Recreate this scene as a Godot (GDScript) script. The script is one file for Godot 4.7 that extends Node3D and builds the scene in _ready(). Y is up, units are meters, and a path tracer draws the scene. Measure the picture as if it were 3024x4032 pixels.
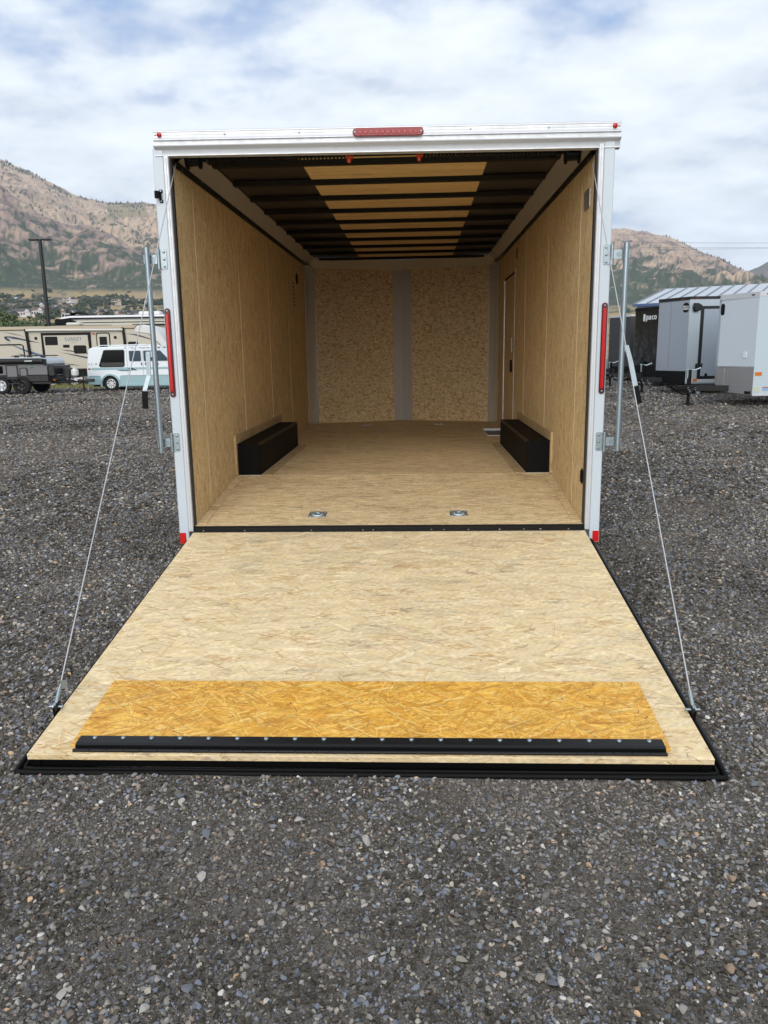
extends Node3D
# An open cargo trailer with its ramp down on a gravel lot, hills behind.

const GRAVEL_SEED := 11


# ---------------------------------------------------------------- mesh helper
class MB:
	var v := PackedVector3Array()
	var n := PackedVector3Array()
	var u := PackedVector2Array()
	var c := PackedColorArray()
	var xf := Transform3D.IDENTITY
	var us := 1.0
	var swap := false
	var uo := Vector2.ZERO
	var col := Color(1, 1, 1)
	var coloured := false

	func uvof(p: Vector3, nn: Vector3) -> Vector2:
		var a := nn.abs()
		var r := Vector2(p.x, p.y)
		if a.y >= a.x and a.y >= a.z:
			r = Vector2(p.x, p.z)
		elif a.x >= a.z:
			r = Vector2(p.z, p.y)
		if swap:
			r = Vector2(r.y, r.x)
		return r * us + uo

	func push(p: Vector3, nn: Vector3, face: Vector3) -> void:
		v.push_back(xf * p)
		n.push_back((xf.basis * nn).normalized())
		u.push_back(uvof(p, face))
		c.push_back(col)

	func tri(a: Vector3, b: Vector3, d: Vector3, hint: Vector3) -> void:
		var nn := (a - d).cross(a - b)
		if nn.length_squared() < 1e-20:
			return
		nn = nn.normalized()
		if nn.dot(hint) < 0.0:
			nn = -nn
			push(a, nn, nn); push(d, nn, nn); push(b, nn, nn)
		else:
			push(a, nn, nn); push(b, nn, nn); push(d, nn, nn)

	func quad(a: Vector3, b: Vector3, d: Vector3, e: Vector3, hint: Vector3) -> void:
		tri(a, b, d, hint)
		tri(a, d, e, hint)

	func stri(a: Vector3, b: Vector3, d: Vector3, na: Vector3, nb: Vector3, nd: Vector3) -> void:
		var nn := (a - d).cross(a - b)
		if nn.length_squared() < 1e-20:
			return
		if nn.dot(na + nb + nd) < 0.0:
			push(a, na, -nn); push(d, nd, -nn); push(b, nb, -nn)
		else:
			push(a, na, nn); push(b, nb, nn); push(d, nd, nn)

	func squad(a: Vector3, b: Vector3, d: Vector3, e: Vector3, na: Vector3, nb: Vector3, nd: Vector3, ne: Vector3) -> void:
		stri(a, b, d, na, nb, nd)
		stri(a, d, e, na, nd, ne)

	func box(mn: Vector3, mx: Vector3, ch := 0.0) -> void:
		var ce := (mn + mx) * 0.5
		var h := ((mx - mn) * 0.5).abs()
		ch = minf(ch, minf(h.x, minf(h.y, h.z)) * 0.8)
		var pt := func(s: Vector3, ax: int) -> Vector3:
			var p := Vector3(s.x * (h.x - ch), s.y * (h.y - ch), s.z * (h.z - ch))
			p[ax] = s[ax] * h[ax]
			return ce + p
		for ax in 3:
			var i := (ax + 1) % 3
			var j := (ax + 2) % 3
			for s in [-1.0, 1.0]:
				var q := []
				for k in [[-1, -1], [1, -1], [1, 1], [-1, 1]]:
					var sg := Vector3.ZERO
					sg[ax] = s; sg[i] = k[0]; sg[j] = k[1]
					q.push_back(pt.call(sg, ax))
				var hint := Vector3.ZERO
				hint[ax] = s
				quad(q[0], q[1], q[2], q[3], hint)
			if ch > 0.0:
				for si in [-1.0, 1.0]:
					for sj in [-1.0, 1.0]:
						var sa := Vector3.ZERO
						sa[ax] = -1.0; sa[i] = si; sa[j] = sj
						var sb := sa
						sb[ax] = 1.0
						var hint := Vector3.ZERO
						hint[i] = si; hint[j] = sj
						quad(pt.call(sa, i), pt.call(sb, i), pt.call(sb, j), pt.call(sa, j), hint)
		if ch > 0.0:
			for sx in [-1.0, 1.0]:
				for sy in [-1.0, 1.0]:
					for sz in [-1.0, 1.0]:
						var s3 := Vector3(sx, sy, sz)
						tri(pt.call(s3, 0), pt.call(s3, 1), pt.call(s3, 2), s3)

	func tube(pts: Array, r: float, sides := 10, caps := true, r2 := -1.0) -> void:
		var m := pts.size()
		var up := Vector3.UP
		var rings := []
		var dirs := []
		for k in m:
			var d: Vector3 = (pts[mini(k + 1, m - 1)] - pts[maxi(k - 1, 0)]).normalized()
			if k == 0 and absf(d.dot(up)) > 0.95:
				up = Vector3.RIGHT
			var a := (up - d * up.dot(d)).normalized()
			up = a
			var b := d.cross(a)
			var rr: float = r if r2 < 0.0 else lerpf(r, r2, float(k) / (m - 1))
			var ring := []
			for s in sides:
				var t := TAU * s / sides
				var nn := a * cos(t) + b * sin(t)
				ring.push_back([pts[k] + nn * rr, nn])
			rings.push_back(ring)
			dirs.push_back(d)
		for k in m - 1:
			for s in sides:
				var e := (s + 1) % sides
				squad(rings[k][s][0], rings[k][e][0], rings[k + 1][e][0], rings[k + 1][s][0], rings[k][s][1], rings[k][e][1], rings[k + 1][e][1], rings[k + 1][s][1])
		if caps:
			for s in sides:
				var e := (s + 1) % sides
				tri(pts[0], rings[0][s][0], rings[0][e][0], -dirs[0])
				tri(pts[m - 1], rings[m - 1][s][0], rings[m - 1][e][0], dirs[m - 1])

	func lathe(t: Transform3D, prof: Array, seg := 20) -> void:
		var keep := xf
		xf = xf * t
		for k in prof.size() - 1:
			var p: Vector2 = prof[k]
			var q: Vector2 = prof[k + 1]
			var sl := Vector2(q.y - p.y, p.x - q.x).normalized()
			if sl.length() < 0.5:
				continue
			for s in seg:
				var a := TAU * s / seg
				var b := TAU * (s + 1) / seg
				var ca := Vector3(cos(a), 0, sin(a))
				var cb := Vector3(cos(b), 0, sin(b))
				var na := (ca * sl.x + Vector3.UP * sl.y).normalized()
				var nb := (cb * sl.x + Vector3.UP * sl.y).normalized()
				var y0 := Vector3.UP * p.y
				var y1 := Vector3.UP * q.y
				squad(ca * p.x + y0, cb * p.x + y0, cb * q.x + y1, ca * q.x + y1, na, nb, nb, na)
		xf = keep

	func ball(ce: Vector3, r: Vector3, seg := 14, rings := 8) -> void:
		for i in rings:
			for j in seg:
				var q := []
				for k in [[0, 0], [0, 1], [1, 1], [1, 0]]:
					var th: float = PI * (i + k[0]) / rings
					var ph: float = TAU * (j + k[1]) / seg
					q.push_back(Vector3(sin(th) * cos(ph), cos(th), sin(th) * sin(ph)))
				squad(ce + q[0] * r, ce + q[1] * r, ce + q[2] * r, ce + q[3] * r, (q[0] / r).normalized(), (q[1] / r).normalized(), (q[2] / r).normalized(), (q[3] / r).normalized())

	static func inset(poly: PackedVector2Array, d: float) -> PackedVector2Array:
		var out := PackedVector2Array()
		var m := poly.size()
		var area := 0.0
		for k in m:
			area += poly[k].cross(poly[(k + 1) % m])
		var sg := 1.0 if area > 0.0 else -1.0
		for k in m:
			var e0 := (poly[k] - poly[(k - 1 + m) % m]).normalized()
			var e1 := (poly[(k + 1) % m] - poly[k]).normalized()
			var n0 := Vector2(-e0.y, e0.x) * sg
			var n1 := Vector2(-e1.y, e1.x) * sg
			var b := (n0 + n1)
			if b.length() < 0.1:
				b = n0
			b = b.normalized()
			out.push_back(poly[k] + b * d / maxf(0.45, b.dot(n0)))
		return out

	# a polygon in local xy drawn out along local +z from 0 to depth, both rims bevelled
	func ext(poly: PackedVector2Array, t: Transform3D, depth: float, bev := 0.0, smooth := false) -> void:
		var keep := xf
		xf = xf * t
		var m := poly.size()
		var area := 0.0
		for k in m:
			area += poly[k].cross(poly[(k + 1) % m])
		var sg := 1.0 if area > 0.0 else -1.0
		var ins := inset(poly, bev) if bev > 0.0 else poly
		var idx := Geometry2D.triangulate_polygon(ins)
		for k in range(0, idx.size(), 3):
			var a := ins[idx[k]]
			var b := ins[idx[k + 1]]
			var d := ins[idx[k + 2]]
			tri(Vector3(a.x, a.y, 0), Vector3(b.x, b.y, 0), Vector3(d.x, d.y, 0), Vector3.FORWARD)
			tri(Vector3(a.x, a.y, depth), Vector3(b.x, b.y, depth), Vector3(d.x, d.y, depth), Vector3.BACK)
		var nrm := []
		for k in m:
			var e := (poly[(k + 1) % m] - poly[k]).normalized()
			nrm.push_back(Vector3(e.y, -e.x, 0) * sg)
		for k in m:
			var e := (k + 1) % m
			var a := poly[k]
			var b := poly[e]
			var na: Vector3 = nrm[k]
			var nb: Vector3 = nrm[k]
			if smooth:
				var pa: Vector3 = nrm[(k - 1 + m) % m]
				var pb: Vector3 = nrm[e]
				if pa.dot(na) > 0.6:
					na = (pa + nrm[k]).normalized()
				if pb.dot(nb) > 0.6:
					nb = (pb + nrm[k]).normalized()
			squad(Vector3(a.x, a.y, bev), Vector3(b.x, b.y, bev), Vector3(b.x, b.y, depth - bev), Vector3(a.x, a.y, depth - bev), na, nb, nb, na)
			if bev > 0.0:
				var ia := ins[k]
				var ib := ins[e]
				var hint: Vector3 = nrm[k]
				quad(Vector3(a.x, a.y, bev), Vector3(b.x, b.y, bev), Vector3(ib.x, ib.y, 0), Vector3(ia.x, ia.y, 0), hint + Vector3.FORWARD)
				quad(Vector3(a.x, a.y, depth - bev), Vector3(b.x, b.y, depth - bev), Vector3(ib.x, ib.y, depth), Vector3(ia.x, ia.y, depth), hint + Vector3.BACK)
		xf = keep

	func mesh() -> ArrayMesh:
		var m := ArrayMesh.new()
		if v.is_empty():
			return m
		var a := []
		a.resize(Mesh.ARRAY_MAX)
		a[Mesh.ARRAY_VERTEX] = v
		a[Mesh.ARRAY_NORMAL] = n
		a[Mesh.ARRAY_TEX_UV] = u
		if coloured:
			a[Mesh.ARRAY_COLOR] = c
		m.add_surface_from_arrays(Mesh.PRIMITIVE_TRIANGLES, a)
		return m


static func rrect(x0: float, y0: float, x1: float, y1: float, r: float, seg := 4) -> PackedVector2Array:
	var p := PackedVector2Array()
	var cs := [[x1 - r, y1 - r, 0.0], [x0 + r, y1 - r, PI / 2], [x0 + r, y0 + r, PI], [x1 - r, y0 + r, PI * 1.5]]
	for q in cs:
		for k in seg + 1:
			var a: float = q[2] + PI / 2 * k / seg
			p.push_back(Vector2(q[0] + cos(a) * r, q[1] + sin(a) * r))
	return p


static func disc(x: float, y: float, r: float, seg := 20) -> PackedVector2Array:
	var p := PackedVector2Array()
	for k in seg:
		var a := TAU * k / seg
		p.push_back(Vector2(x + cos(a) * r, y + sin(a) * r))
	return p


# ---------------------------------------------------------------- scene helpers
var names := {}
var child_names := {}
var mats := {}


func numbered(called: String, book: Dictionary) -> String:
	var k: int = book.get(called, 0)
	book[called] = k + 1
	return called if k == 0 else "%s_%03d" % [called, k]


func tag(o: Node3D, label: String, category: String, group := "") -> Node3D:
	o.set_meta("label", label)
	o.set_meta("category", category)
	if group:
		o.set_meta("group", group)
	return o


func thing(called: String, label: String, category: String, at := Vector3.ZERO, yaw := 0.0, group := "") -> Node3D:
	var o := Node3D.new()
	o.name = numbered(called, names)
	add_child(o)
	o.position = at
	o.rotation.y = yaw
	return tag(o, label, category, group)


func put(called: String, m: Mesh, mat: Material, parent: Node3D, at := Transform3D.IDENTITY) -> MeshInstance3D:
	var o := MeshInstance3D.new()
	if not child_names.has(parent):
		child_names[parent] = {}
	o.name = numbered(called, names if parent == self else child_names[parent])
	o.mesh = m
	o.material_override = mat
	o.transform = at
	parent.add_child(o)
	return o


func part(called: String, b: MB, mat: Material, parent: Node3D) -> MeshInstance3D:
	return put(called, b.mesh(), mat, parent)


func struct(called: String, m: Mesh, mat: Material) -> MeshInstance3D:
	var o := put(called, m, mat, self)
	o.set_meta("kind", "structure")
	return o


func slab(called: String, mn: Vector3, mx: Vector3, mat: Material, parent: Node3D, ch := 0.0, us := 1.0, swap := false, uo := Vector2.ZERO) -> MeshInstance3D:
	var b := MB.new()
	b.us = us; b.swap = swap; b.uo = uo
	b.box(mn, mx, ch)
	return part(called, b, mat, parent)


func plate(called: String, poly: PackedVector2Array, z: float, depth: float, mat: Material, parent: Node3D, bev := 0.0) -> MeshInstance3D:
	var b := MB.new()
	b.ext(poly, Transform3D(Basis.IDENTITY, Vector3(0, 0, z)), depth, bev)
	return part(called, b, mat, parent)


func mat(col: Color, rough := 0.6, metal := 0.0, spec := 0.5) -> StandardMaterial3D:
	var key := [col, rough, metal, spec]
	if mats.has(key):
		return mats[key]
	var m := StandardMaterial3D.new()
	m.albedo_color = col
	m.roughness = rough
	m.metallic = metal
	m.metallic_specular = spec
	mats[key] = m
	return m


func tex(im: Image) -> ImageTexture:
	return ImageTexture.create_from_image(im)


func noise(kind: int, freq: float, seed_: int, oct := 5) -> FastNoiseLite:
	var f := FastNoiseLite.new()
	f.noise_type = kind
	f.frequency = freq
	f.seed = seed_
	f.fractal_type = FastNoiseLite.FRACTAL_FBM
	f.fractal_octaves = oct
	return f


func ss(a: float, b: float, x: float) -> float:
	return smoothstep(a, b, x)


# ---------------------------------------------------------------- textures
# one wood strand on a clear ground
func strand(rng: RandomNumberGenerator, ln: float, wd: float, ang: float, col: Color, alpha: float, edge: float) -> Image:
	var ca := cos(ang)
	var sa := sin(ang)
	var w := int(absf(ln * ca) + absf(wd * sa)) + 3
	var h := int(absf(ln * sa) + absf(wd * ca)) + 3
	var im := Image.create(w, h, false, Image.FORMAT_RGBA8)
	var lines := []
	for k in int(wd) + 4:
		lines.push_back(rng.randf_range(-1, 1) * 0.07)
	var cut0 := rng.randf_range(-0.9, 0.9)
	var cut1 := rng.randf_range(-0.9, 0.9)
	var bow := rng.randf_range(-0.18, 0.18)
	for y in h:
		for x in w:
			var px := x - w * 0.5
			var py := y - h * 0.5
			var a := px * ca + py * sa
			var b := -px * sa + py * ca
			b += bow * wd * (a * a / (ln * ln) * 4.0)
			var t := b / wd
			var lo := -ln * 0.5 + cut0 * b
			var hi := ln * 0.5 + cut1 * b
			if t < -0.5 or t > 0.5 or a < lo or a > hi:
				continue
			var d := minf(minf((t + 0.5) * wd, (0.5 - t) * wd), minf(a - lo, hi - a))
			var al := alpha * clampf(d + 0.25, 0.0, 1.0)
			var l: float = 1.0 + lines[int((t + 0.5) * wd)] + 0.03 * sin(a * 0.21 + t * 3.0)
			if (0.5 - t) * wd < 1.4:
				l *= 1.0 - edge
			im.set_pixel(x, y, Color(clampf(col.r * l, 0, 1), clampf(col.g * l, 0, 1), clampf(col.b * l, 0, 1), al))
	return im


# oriented strand board: layers = [count, stamps, length range, width range, spread of angle, palette, alpha, dark edge]
func strand_board(w: int, h: int, base: Color, layers: Array, seed_: int) -> Image:
	var rng := RandomNumberGenerator.new()
	rng.seed = seed_
	var im := Image.create(w, h, false, Image.FORMAT_RGBA8)
	im.fill(base)
	for l in layers:
		var stamps := []
		for k in l[1]:
			var ang := rng.randfn(0.0, l[4])
			var pal: Array = l[5]
			var c: Color = pal[rng.randi() % pal.size()]
			var j := rng.randf_range(0.94, 1.06)
			stamps.push_back(strand(rng, rng.randf_range(l[2].x, l[2].y), rng.randf_range(l[3].x, l[3].y), ang, Color(c.r * j, c.g * j, c.b * j), l[6], l[7]))
		if l.size() > 8:
			# gathered in patches: patches, spread across and along
			for k in l[0]:
				var at := Vector2(rng.randf() * w, rng.randf() * h)
				for q in l[8]:
					var sc: Image = stamps[rng.randi() % stamps.size()]
					im.blend_rect(sc, Rect2i(0, 0, sc.get_width(), sc.get_height()), Vector2i(int(at.x + rng.randfn() * l[9]), int(at.y + rng.randfn() * l[9] * 0.45)))
			continue
		for k in l[0]:
			var s: Image = stamps[rng.randi() % stamps.size()]
			im.blend_rect(s, Rect2i(0, 0, s.get_width(), s.get_height()), Vector2i(rng.randi_range(-60, w), rng.randi_range(-40, h)))
	return im


func board_material(im: Image, tint := Color.WHITE, rough := 0.72) -> StandardMaterial3D:
	im.generate_mipmaps()
	var m := StandardMaterial3D.new()
	m.albedo_texture = tex(im)
	m.albedo_color = tint
	m.roughness = rough
	m.metallic_specular = 0.35
	return m


var m_ramp: StandardMaterial3D
var m_wall: StandardMaterial3D
var m_floor: StandardMaterial3D
var m_nose: StandardMaterial3D
var m_board: StandardMaterial3D
var m_flap: StandardMaterial3D
var m_luan: StandardMaterial3D
var m_trim: StandardMaterial3D
var m_alu: StandardMaterial3D
var m_dull: StandardMaterial3D
var m_post: StandardMaterial3D
var m_cove: StandardMaterial3D
var m_zinc: StandardMaterial3D
var m_white: StandardMaterial3D
var m_black: StandardMaterial3D
var m_steel: StandardMaterial3D
var m_rubber: StandardMaterial3D
var m_red: StandardMaterial3D
var m_redlens: StandardMaterial3D
var m_reddark: StandardMaterial3D
var m_glass: StandardMaterial3D
var m_tyre: StandardMaterial3D


func make_materials() -> void:
	var cream := Color(0.875, 0.785, 0.61)
	var pale := [Color(0.90, 0.82, 0.655), Color(0.88, 0.79, 0.61), Color(0.91, 0.835, 0.68), Color(0.865, 0.77, 0.59), Color(0.89, 0.80, 0.64), Color(0.85, 0.75, 0.565), Color(0.88, 0.79, 0.645), Color(0.84, 0.745, 0.58)]
	var flecks := [Color(0.66, 0.50, 0.32), Color(0.60, 0.44, 0.27), Color(0.70, 0.55, 0.38), Color(0.52, 0.40, 0.28), Color(0.62, 0.55, 0.45)]
	var dark := [Color(0.42, 0.30, 0.19), Color(0.36, 0.27, 0.19), Color(0.48, 0.33, 0.2)]
	var smudge := [Color(0.60, 0.56, 0.48), Color(0.55, 0.51, 0.44)]
	var ramp := strand_board(2048, 2048, cream, [
		[4600, 110, Vector2(50, 130), Vector2(12, 34), 0.34, pale, 0.75, 0.035],
		[2000, 90, Vector2(36, 110), Vector2(7, 20), 0.42, pale, 0.6, 0.07],
		[44, 40, Vector2(20, 70), Vector2(3, 10), 0.4, smudge, 0.17, 0.0, 34, 60.0],
		[46, 40, Vector2(16, 60), Vector2(2, 7), 0.4, [Color(0.74, 0.57, 0.36), Color(0.70, 0.52, 0.33)], 0.45, 0.0, 22, 40.0],
		[900, 70, Vector2(24, 80), Vector2(3, 10), 0.42, flecks, 0.34, 0.12],
		[2400, 110, Vector2(8, 40), Vector2(1.4, 2.6), 0.38, flecks, 0.6, 0.1],
		[620, 50, Vector2(10, 36), Vector2(1.6, 3.0), 0.55, dark, 0.8, 0.0],
		[150, 40, Vector2(50, 120), Vector2(8, 22), 0.75, [Color(0.91, 0.84, 0.69), Color(0.84, 0.70, 0.51), Color(0.90, 0.82, 0.67)], 0.6, 0.26],
		[16, 30, Vector2(10, 44), Vector2(1.6, 5), 0.5, [Color(0.46, 0.43, 0.38), Color(0.52, 0.47, 0.4)], 0.34, 0.0, 30, 24.0],
	], 3)
	m_ramp = board_material(ramp)
	var w_pale := [Color(0.87, 0.78, 0.61), Color(0.85, 0.755, 0.58), Color(0.885, 0.80, 0.64), Color(0.83, 0.73, 0.555), Color(0.865, 0.77, 0.60), Color(0.82, 0.715, 0.54)]
	var w_fleck := [Color(0.56, 0.40, 0.23), Color(0.50, 0.36, 0.21), Color(0.60, 0.45, 0.28), Color(0.45, 0.32, 0.19)]
	var wall := strand_board(2048, 2048, Color(0.855, 0.765, 0.59), [
		[5200, 90, Vector2(36, 100), Vector2(10, 26), 0.3, w_pale, 0.75, 0.04],
		[1800, 60, Vector2(16, 60), Vector2(3, 8), 0.22, w_fleck, 0.34, 0.1],
		[2500, 80, Vector2(8, 34), Vector2(1.6, 3.2), 0.34, w_fleck, 0.72, 0.0],
		[500, 30, Vector2(12, 40), Vector2(2, 4), 0.4, dark, 0.7, 0.0],
	], 5)
	m_wall = board_material(wall, Color(1.0, 0.98, 0.95))
	var floor_im := strand_board(2048, 2048, Color(0.855, 0.765, 0.595), [
		[5200, 90, Vector2(40, 110), Vector2(10, 26), 0.28, w_pale, 0.75, 0.04],
		[70, 40, Vector2(24, 80), Vector2(3, 9), 0.25, [Color(0.55, 0.47, 0.37)], 0.26, 0.0, 30, 60.0],
		[2200, 60, Vector2(20, 70), Vector2(3, 8), 0.18, w_fleck, 0.36, 0.1],
		[2500, 80, Vector2(8, 40), Vector2(1.6, 3.2), 0.3, w_fleck, 0.7, 0.0],
		[500, 30, Vector2(12, 46), Vector2(2, 4), 0.3, dark, 0.7, 0.0],
	], 6)
	m_floor = board_material(floor_im)
	var nose_im := strand_board(1024, 1024, Color(0.86, 0.76, 0.59), [
		[2600, 60, Vector2(24, 60), Vector2(7, 16), 0.7, [Color(0.87, 0.77, 0.60), Color(0.83, 0.72, 0.54), Color(0.89, 0.81, 0.65), Color(0.80, 0.68, 0.50)], 0.85, 0.14],
		[1900, 60, Vector2(10, 34), Vector2(2.5, 6), 0.8, [Color(0.58, 0.42, 0.26), Color(0.50, 0.35, 0.21), Color(0.66, 0.50, 0.32)], 0.75, 0.0],
		[300, 30, Vector2(8, 26), Vector2(2, 5), 0.9, dark, 0.85, 0.0],
	], 8)
	m_nose = board_material(nose_im)
	var gold := [Color(0.89, 0.69, 0.32), Color(0.85, 0.63, 0.25), Color(0.91, 0.73, 0.38), Color(0.81, 0.575, 0.22), Color(0.90, 0.71, 0.34), Color(0.84, 0.62, 0.28), Color(0.87, 0.66, 0.27)]
	var flap := strand_board(2048, 448, Color(0.87, 0.68, 0.33), [
		[1700, 110, Vector2(60, 150), Vector2(12, 30), 0.42, gold, 0.85, 0.12],
		[1300, 120, Vector2(36, 120), Vector2(3.5, 14), 0.7, gold + [Color(0.93, 0.79, 0.48), Color(0.78, 0.57, 0.25)], 0.85, 0.3],
		[1300, 110, Vector2(16, 80), Vector2(1.5, 3.6), 0.7, [Color(0.66, 0.44, 0.17), Color(0.58, 0.38, 0.15), Color(0.95, 0.82, 0.54), Color(0.70, 0.48, 0.2)], 0.5, 0.0],
		[120, 24, Vector2(8, 30), Vector2(2, 4.5), 0.7, [Color(0.42, 0.26, 0.12), Color(0.50, 0.31, 0.14)], 0.8, 0.0],
		[16, 8, Vector2(80, 150), Vector2(26, 50), 0.4, [Color(0.60, 0.46, 0.28)], 0.2, 0.0],
		[2, 2, Vector2(110, 140), Vector2(4, 6), 0.03, [Color(0.48, 0.25, 0.1)], 0.8, 0.0],
	], 9)
	m_flap = board_material(flap, Color.WHITE, 0.55)
	var luan := strand_board(512, 512, Color(0.92, 0.79, 0.57), [
		[500, 30, Vector2(120, 260), Vector2(3, 12), 0.02, [Color(0.93, 0.81, 0.60), Color(0.90, 0.76, 0.53), Color(0.91, 0.78, 0.56)], 0.5, 0.0],
		[14, 6, Vector2(30, 70), Vector2(14, 26), 0.3, [Color(0.66, 0.52, 0.34)], 0.18, 0.0],
	], 10)
	m_luan = board_material(luan)
	m_board = m_floor.duplicate()
	m_board.albedo_color = Color(0.88, 0.86, 0.84)
	m_trim = mat(Color(0.80, 0.73, 0.58), 0.6)
	# brushed and mill metal
	var br := Image.create(256, 256, false, Image.FORMAT_L8)
	var rng := RandomNumberGenerator.new()
	rng.seed = 4
	var nz := noise(FastNoiseLite.TYPE_SIMPLEX_SMOOTH, 0.02, 5, 4)
	for y in 256:
		var l := rng.randf_range(-0.08, 0.08)
		for x in 256:
			var g := 0.62 + l + 0.16 * nz.get_noise_2d(x, y) + rng.randf_range(-0.03, 0.03)
			br.set_pixel(x, y, Color(g, g, g))
	m_alu = StandardMaterial3D.new()
	m_alu.albedo_color = Color(0.83, 0.84, 0.85)
	m_alu.metallic = 0.9
	m_alu.roughness = 0.55
	m_alu.roughness_texture = tex(br)
	m_post = m_alu.duplicate()
	m_post.roughness = 0.27
	m_post.roughness_texture = null
	m_post.metallic = 0.6
	m_cove = m_alu.duplicate()
	m_cove.metallic = 1.0
	m_cove.roughness = 0.3
	m_cove.roughness_texture = null
	m_dull = StandardMaterial3D.new()
	m_dull.albedo_color = Color(0.80, 0.81, 0.82)
	m_dull.metallic = 0.45
	m_dull.roughness = 0.8
	m_dull.roughness_texture = tex(br)
	m_zinc = mat(Color(0.60, 0.65, 0.67), 0.42, 0.9)
	m_white = mat(Color(0.755, 0.795, 0.825), 0.32)
	m_black = mat(Color(0.035, 0.035, 0.038), 0.5, 0.0, 0.3)
	m_steel = mat(Color(0.04, 0.04, 0.042), 0.38, 0.0, 0.4)
	m_rubber = mat(Color(0.045, 0.044, 0.044), 0.65, 0.0, 0.3)
	m_red = mat(Color(0.78, 0.03, 0.035), 0.35)
	m_redlens = mat(Color(0.72, 0.02, 0.04), 0.12)
	m_redlens.roughness = 0.2
	m_reddark = mat(Color(0.30, 0.02, 0.03), 0.25)
	m_glass = mat(Color(0.03, 0.034, 0.038), 0.08, 0.0, 0.22)
	m_tyre = mat(Color(0.06, 0.06, 0.06), 0.85)


# ---------------------------------------------------------------- sky
func make_sky() -> Sky:
	var w := 3072
	var h := 1536
	var im := Image.create(w, h, false, Image.FORMAT_RGBAF)
	im.fill(Color(0.13, 0.125, 0.12))
	var n1 := noise(FastNoiseLite.TYPE_SIMPLEX_SMOOTH, 0.75, 21, 7)
	n1.domain_warp_enabled = true
	n1.domain_warp_amplitude = 0.5
	n1.domain_warp_frequency = 0.5
	n1.fractal_gain = 0.56
	var n2 := noise(FastNoiseLite.TYPE_SIMPLEX_SMOOTH, 2.2, 33, 6)
	n2.fractal_gain = 0.58
	# places of single clouds and gaps: azimuth, elevation, half sizes (degrees), more cloud, brighter
	var spots := [
		[-26.5, 20.0, 7.0, 1.9, -1.35, 0.0], [-26.5, 15.6, 4.5, 1.2, -0.6, 0.0], [-21.0, 10.4, 9.0, 1.5, -1.6, 0.0], [-22.0, 13.6, 8.0, 1.5, -0.75, -0.02], [3.0, 21.5, 9.0, 2.2, 0.9, 0.0], [-14.0, 21.0, 8.0, 1.8, 0.7, 0.0], [14.0, 21.0, 8.0, 2.0, 0.5, 0.02],
		[-24.5, 11.7, 4.6, 0.55, 1.1, 0.06], [-4.0, 17.4, 6.5, 1.3, 0.4, -0.24], [-8.5, 17.2, 3.0, 0.8, 0.3, -0.10], [0.5, 18.6, 3.6, 0.8, 0.3, -0.12], [-3.0, 19.6, 5.0, 0.7, 0.5, 0.12], [-9.0, 18.9, 3.0, 0.5, 0.3, 0.08], [16.5, 14.0, 6.5, 2.4, 0.6, 0.08],
		[20.5, 10.4, 3.6, 1.1, -0.8, -0.06], [22.5, 13.8, 2.6, 1.0, -0.9, 0.0], [19.5, 7.2, 8.0, 1.5, -0.9, 0.0], [22.0, 12.0, 2.6, 0.7, 0.9, 0.05],
		[-16.6, 17.2, 1.2, 0.35, 0.3, -0.12], [-13.0, 15.0, 2.2, 0.6, 0.2, -0.09], [-21.0, 18.0, 4.0, 0.9, 0.2, -0.10], [8.0, 20.0, 8.0, 3.0, 0.5, 0.03], [-16.0, 20.8, 6.0, 1.8, 0.5, 0.02],
	]
	for y in h / 2:
		var el := PI / 2 - PI * (y + 0.5) / h
		var sy := sin(el)
		var cy := cos(el)
		var eld := rad_to_deg(el)
		for x in w:
			var az := TAU * (x + 0.5) / w - PI
			var azd := rad_to_deg(az)
			var px := cy * sin(az) / (sy + 0.16)
			var pz := cy * cos(az) / (sy + 0.16)
			var a := n1.get_noise_2d(px, pz)
			var b := n2.get_noise_2d(px + 7.0, pz * 1.25)
			var cover := 1.00 + 0.85 * a + 0.55 * b
			var bright := 0.0
			if absf(azd) < 40.0 and eld < 26.0:
				for s in spots:
					var dx: float = (azd - s[0]) / s[2]
					var dy: float = (eld - s[1]) / s[3]
					var q := dx * dx + dy * dy
					if q < 5.0:
						q = maxf(0.0, q + 2.4 * b + 1.2 * a)
						var k := exp(-q)
						cover += s[4] * k
						bright += s[5] * k
			var k1 := ss(0.10, 1.0, cover)
			var t := ss(0.0, 0.9, sy)
			var blue := Color(0.29, 0.42, 0.67).lerp(Color(0.16, 0.30, 0.58), ss(0.0, 0.5, sy))
			var lum := 0.80 + 0.19 * b + 0.11 * a + 0.8 * bright - 0.03 * t
			var cl := Color(lum * 0.93, lum * 0.985, lum * 1.05)
			cl = cl.lerp(Color(0.62, 0.67, 0.73), 0.45 * (1.0 - ss(0.0, 0.16, sy)))
			im.set_pixel(x, y, blue.lerp(cl, k1 * 0.92))
	var m := PanoramaSkyMaterial.new()
	m.panorama = tex(im)
	var s := Sky.new()
	s.sky_material = m
	return s


# ---------------------------------------------------------------- ground
var gn: FastNoiseLite
var cam_at := Vector3(0.196, 1.445, 4.625)
const YAW := 0.0457


func ground_y(x: float, z: float) -> float:
	var far := ss(10.0, 36.0, -z)
	var y := -0.25 * far * ss(1.0, -10.0, x) + 0.16 * ss(7.0, 18.0, -z) * ss(3.0, 7.0, x)
	return y + 0.012 * gn.get_noise_2d(x * 1.0, z * 1.0)


# a place on the lot so far to the side and so far ahead of where the photograph was taken
func ahead(side: float, depth: float, y := 0.0) -> Vector3:
	return Vector3(cam_at.x + cos(YAW) * side - sin(YAW) * depth, y, cam_at.z - sin(YAW) * side - cos(YAW) * depth)


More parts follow.
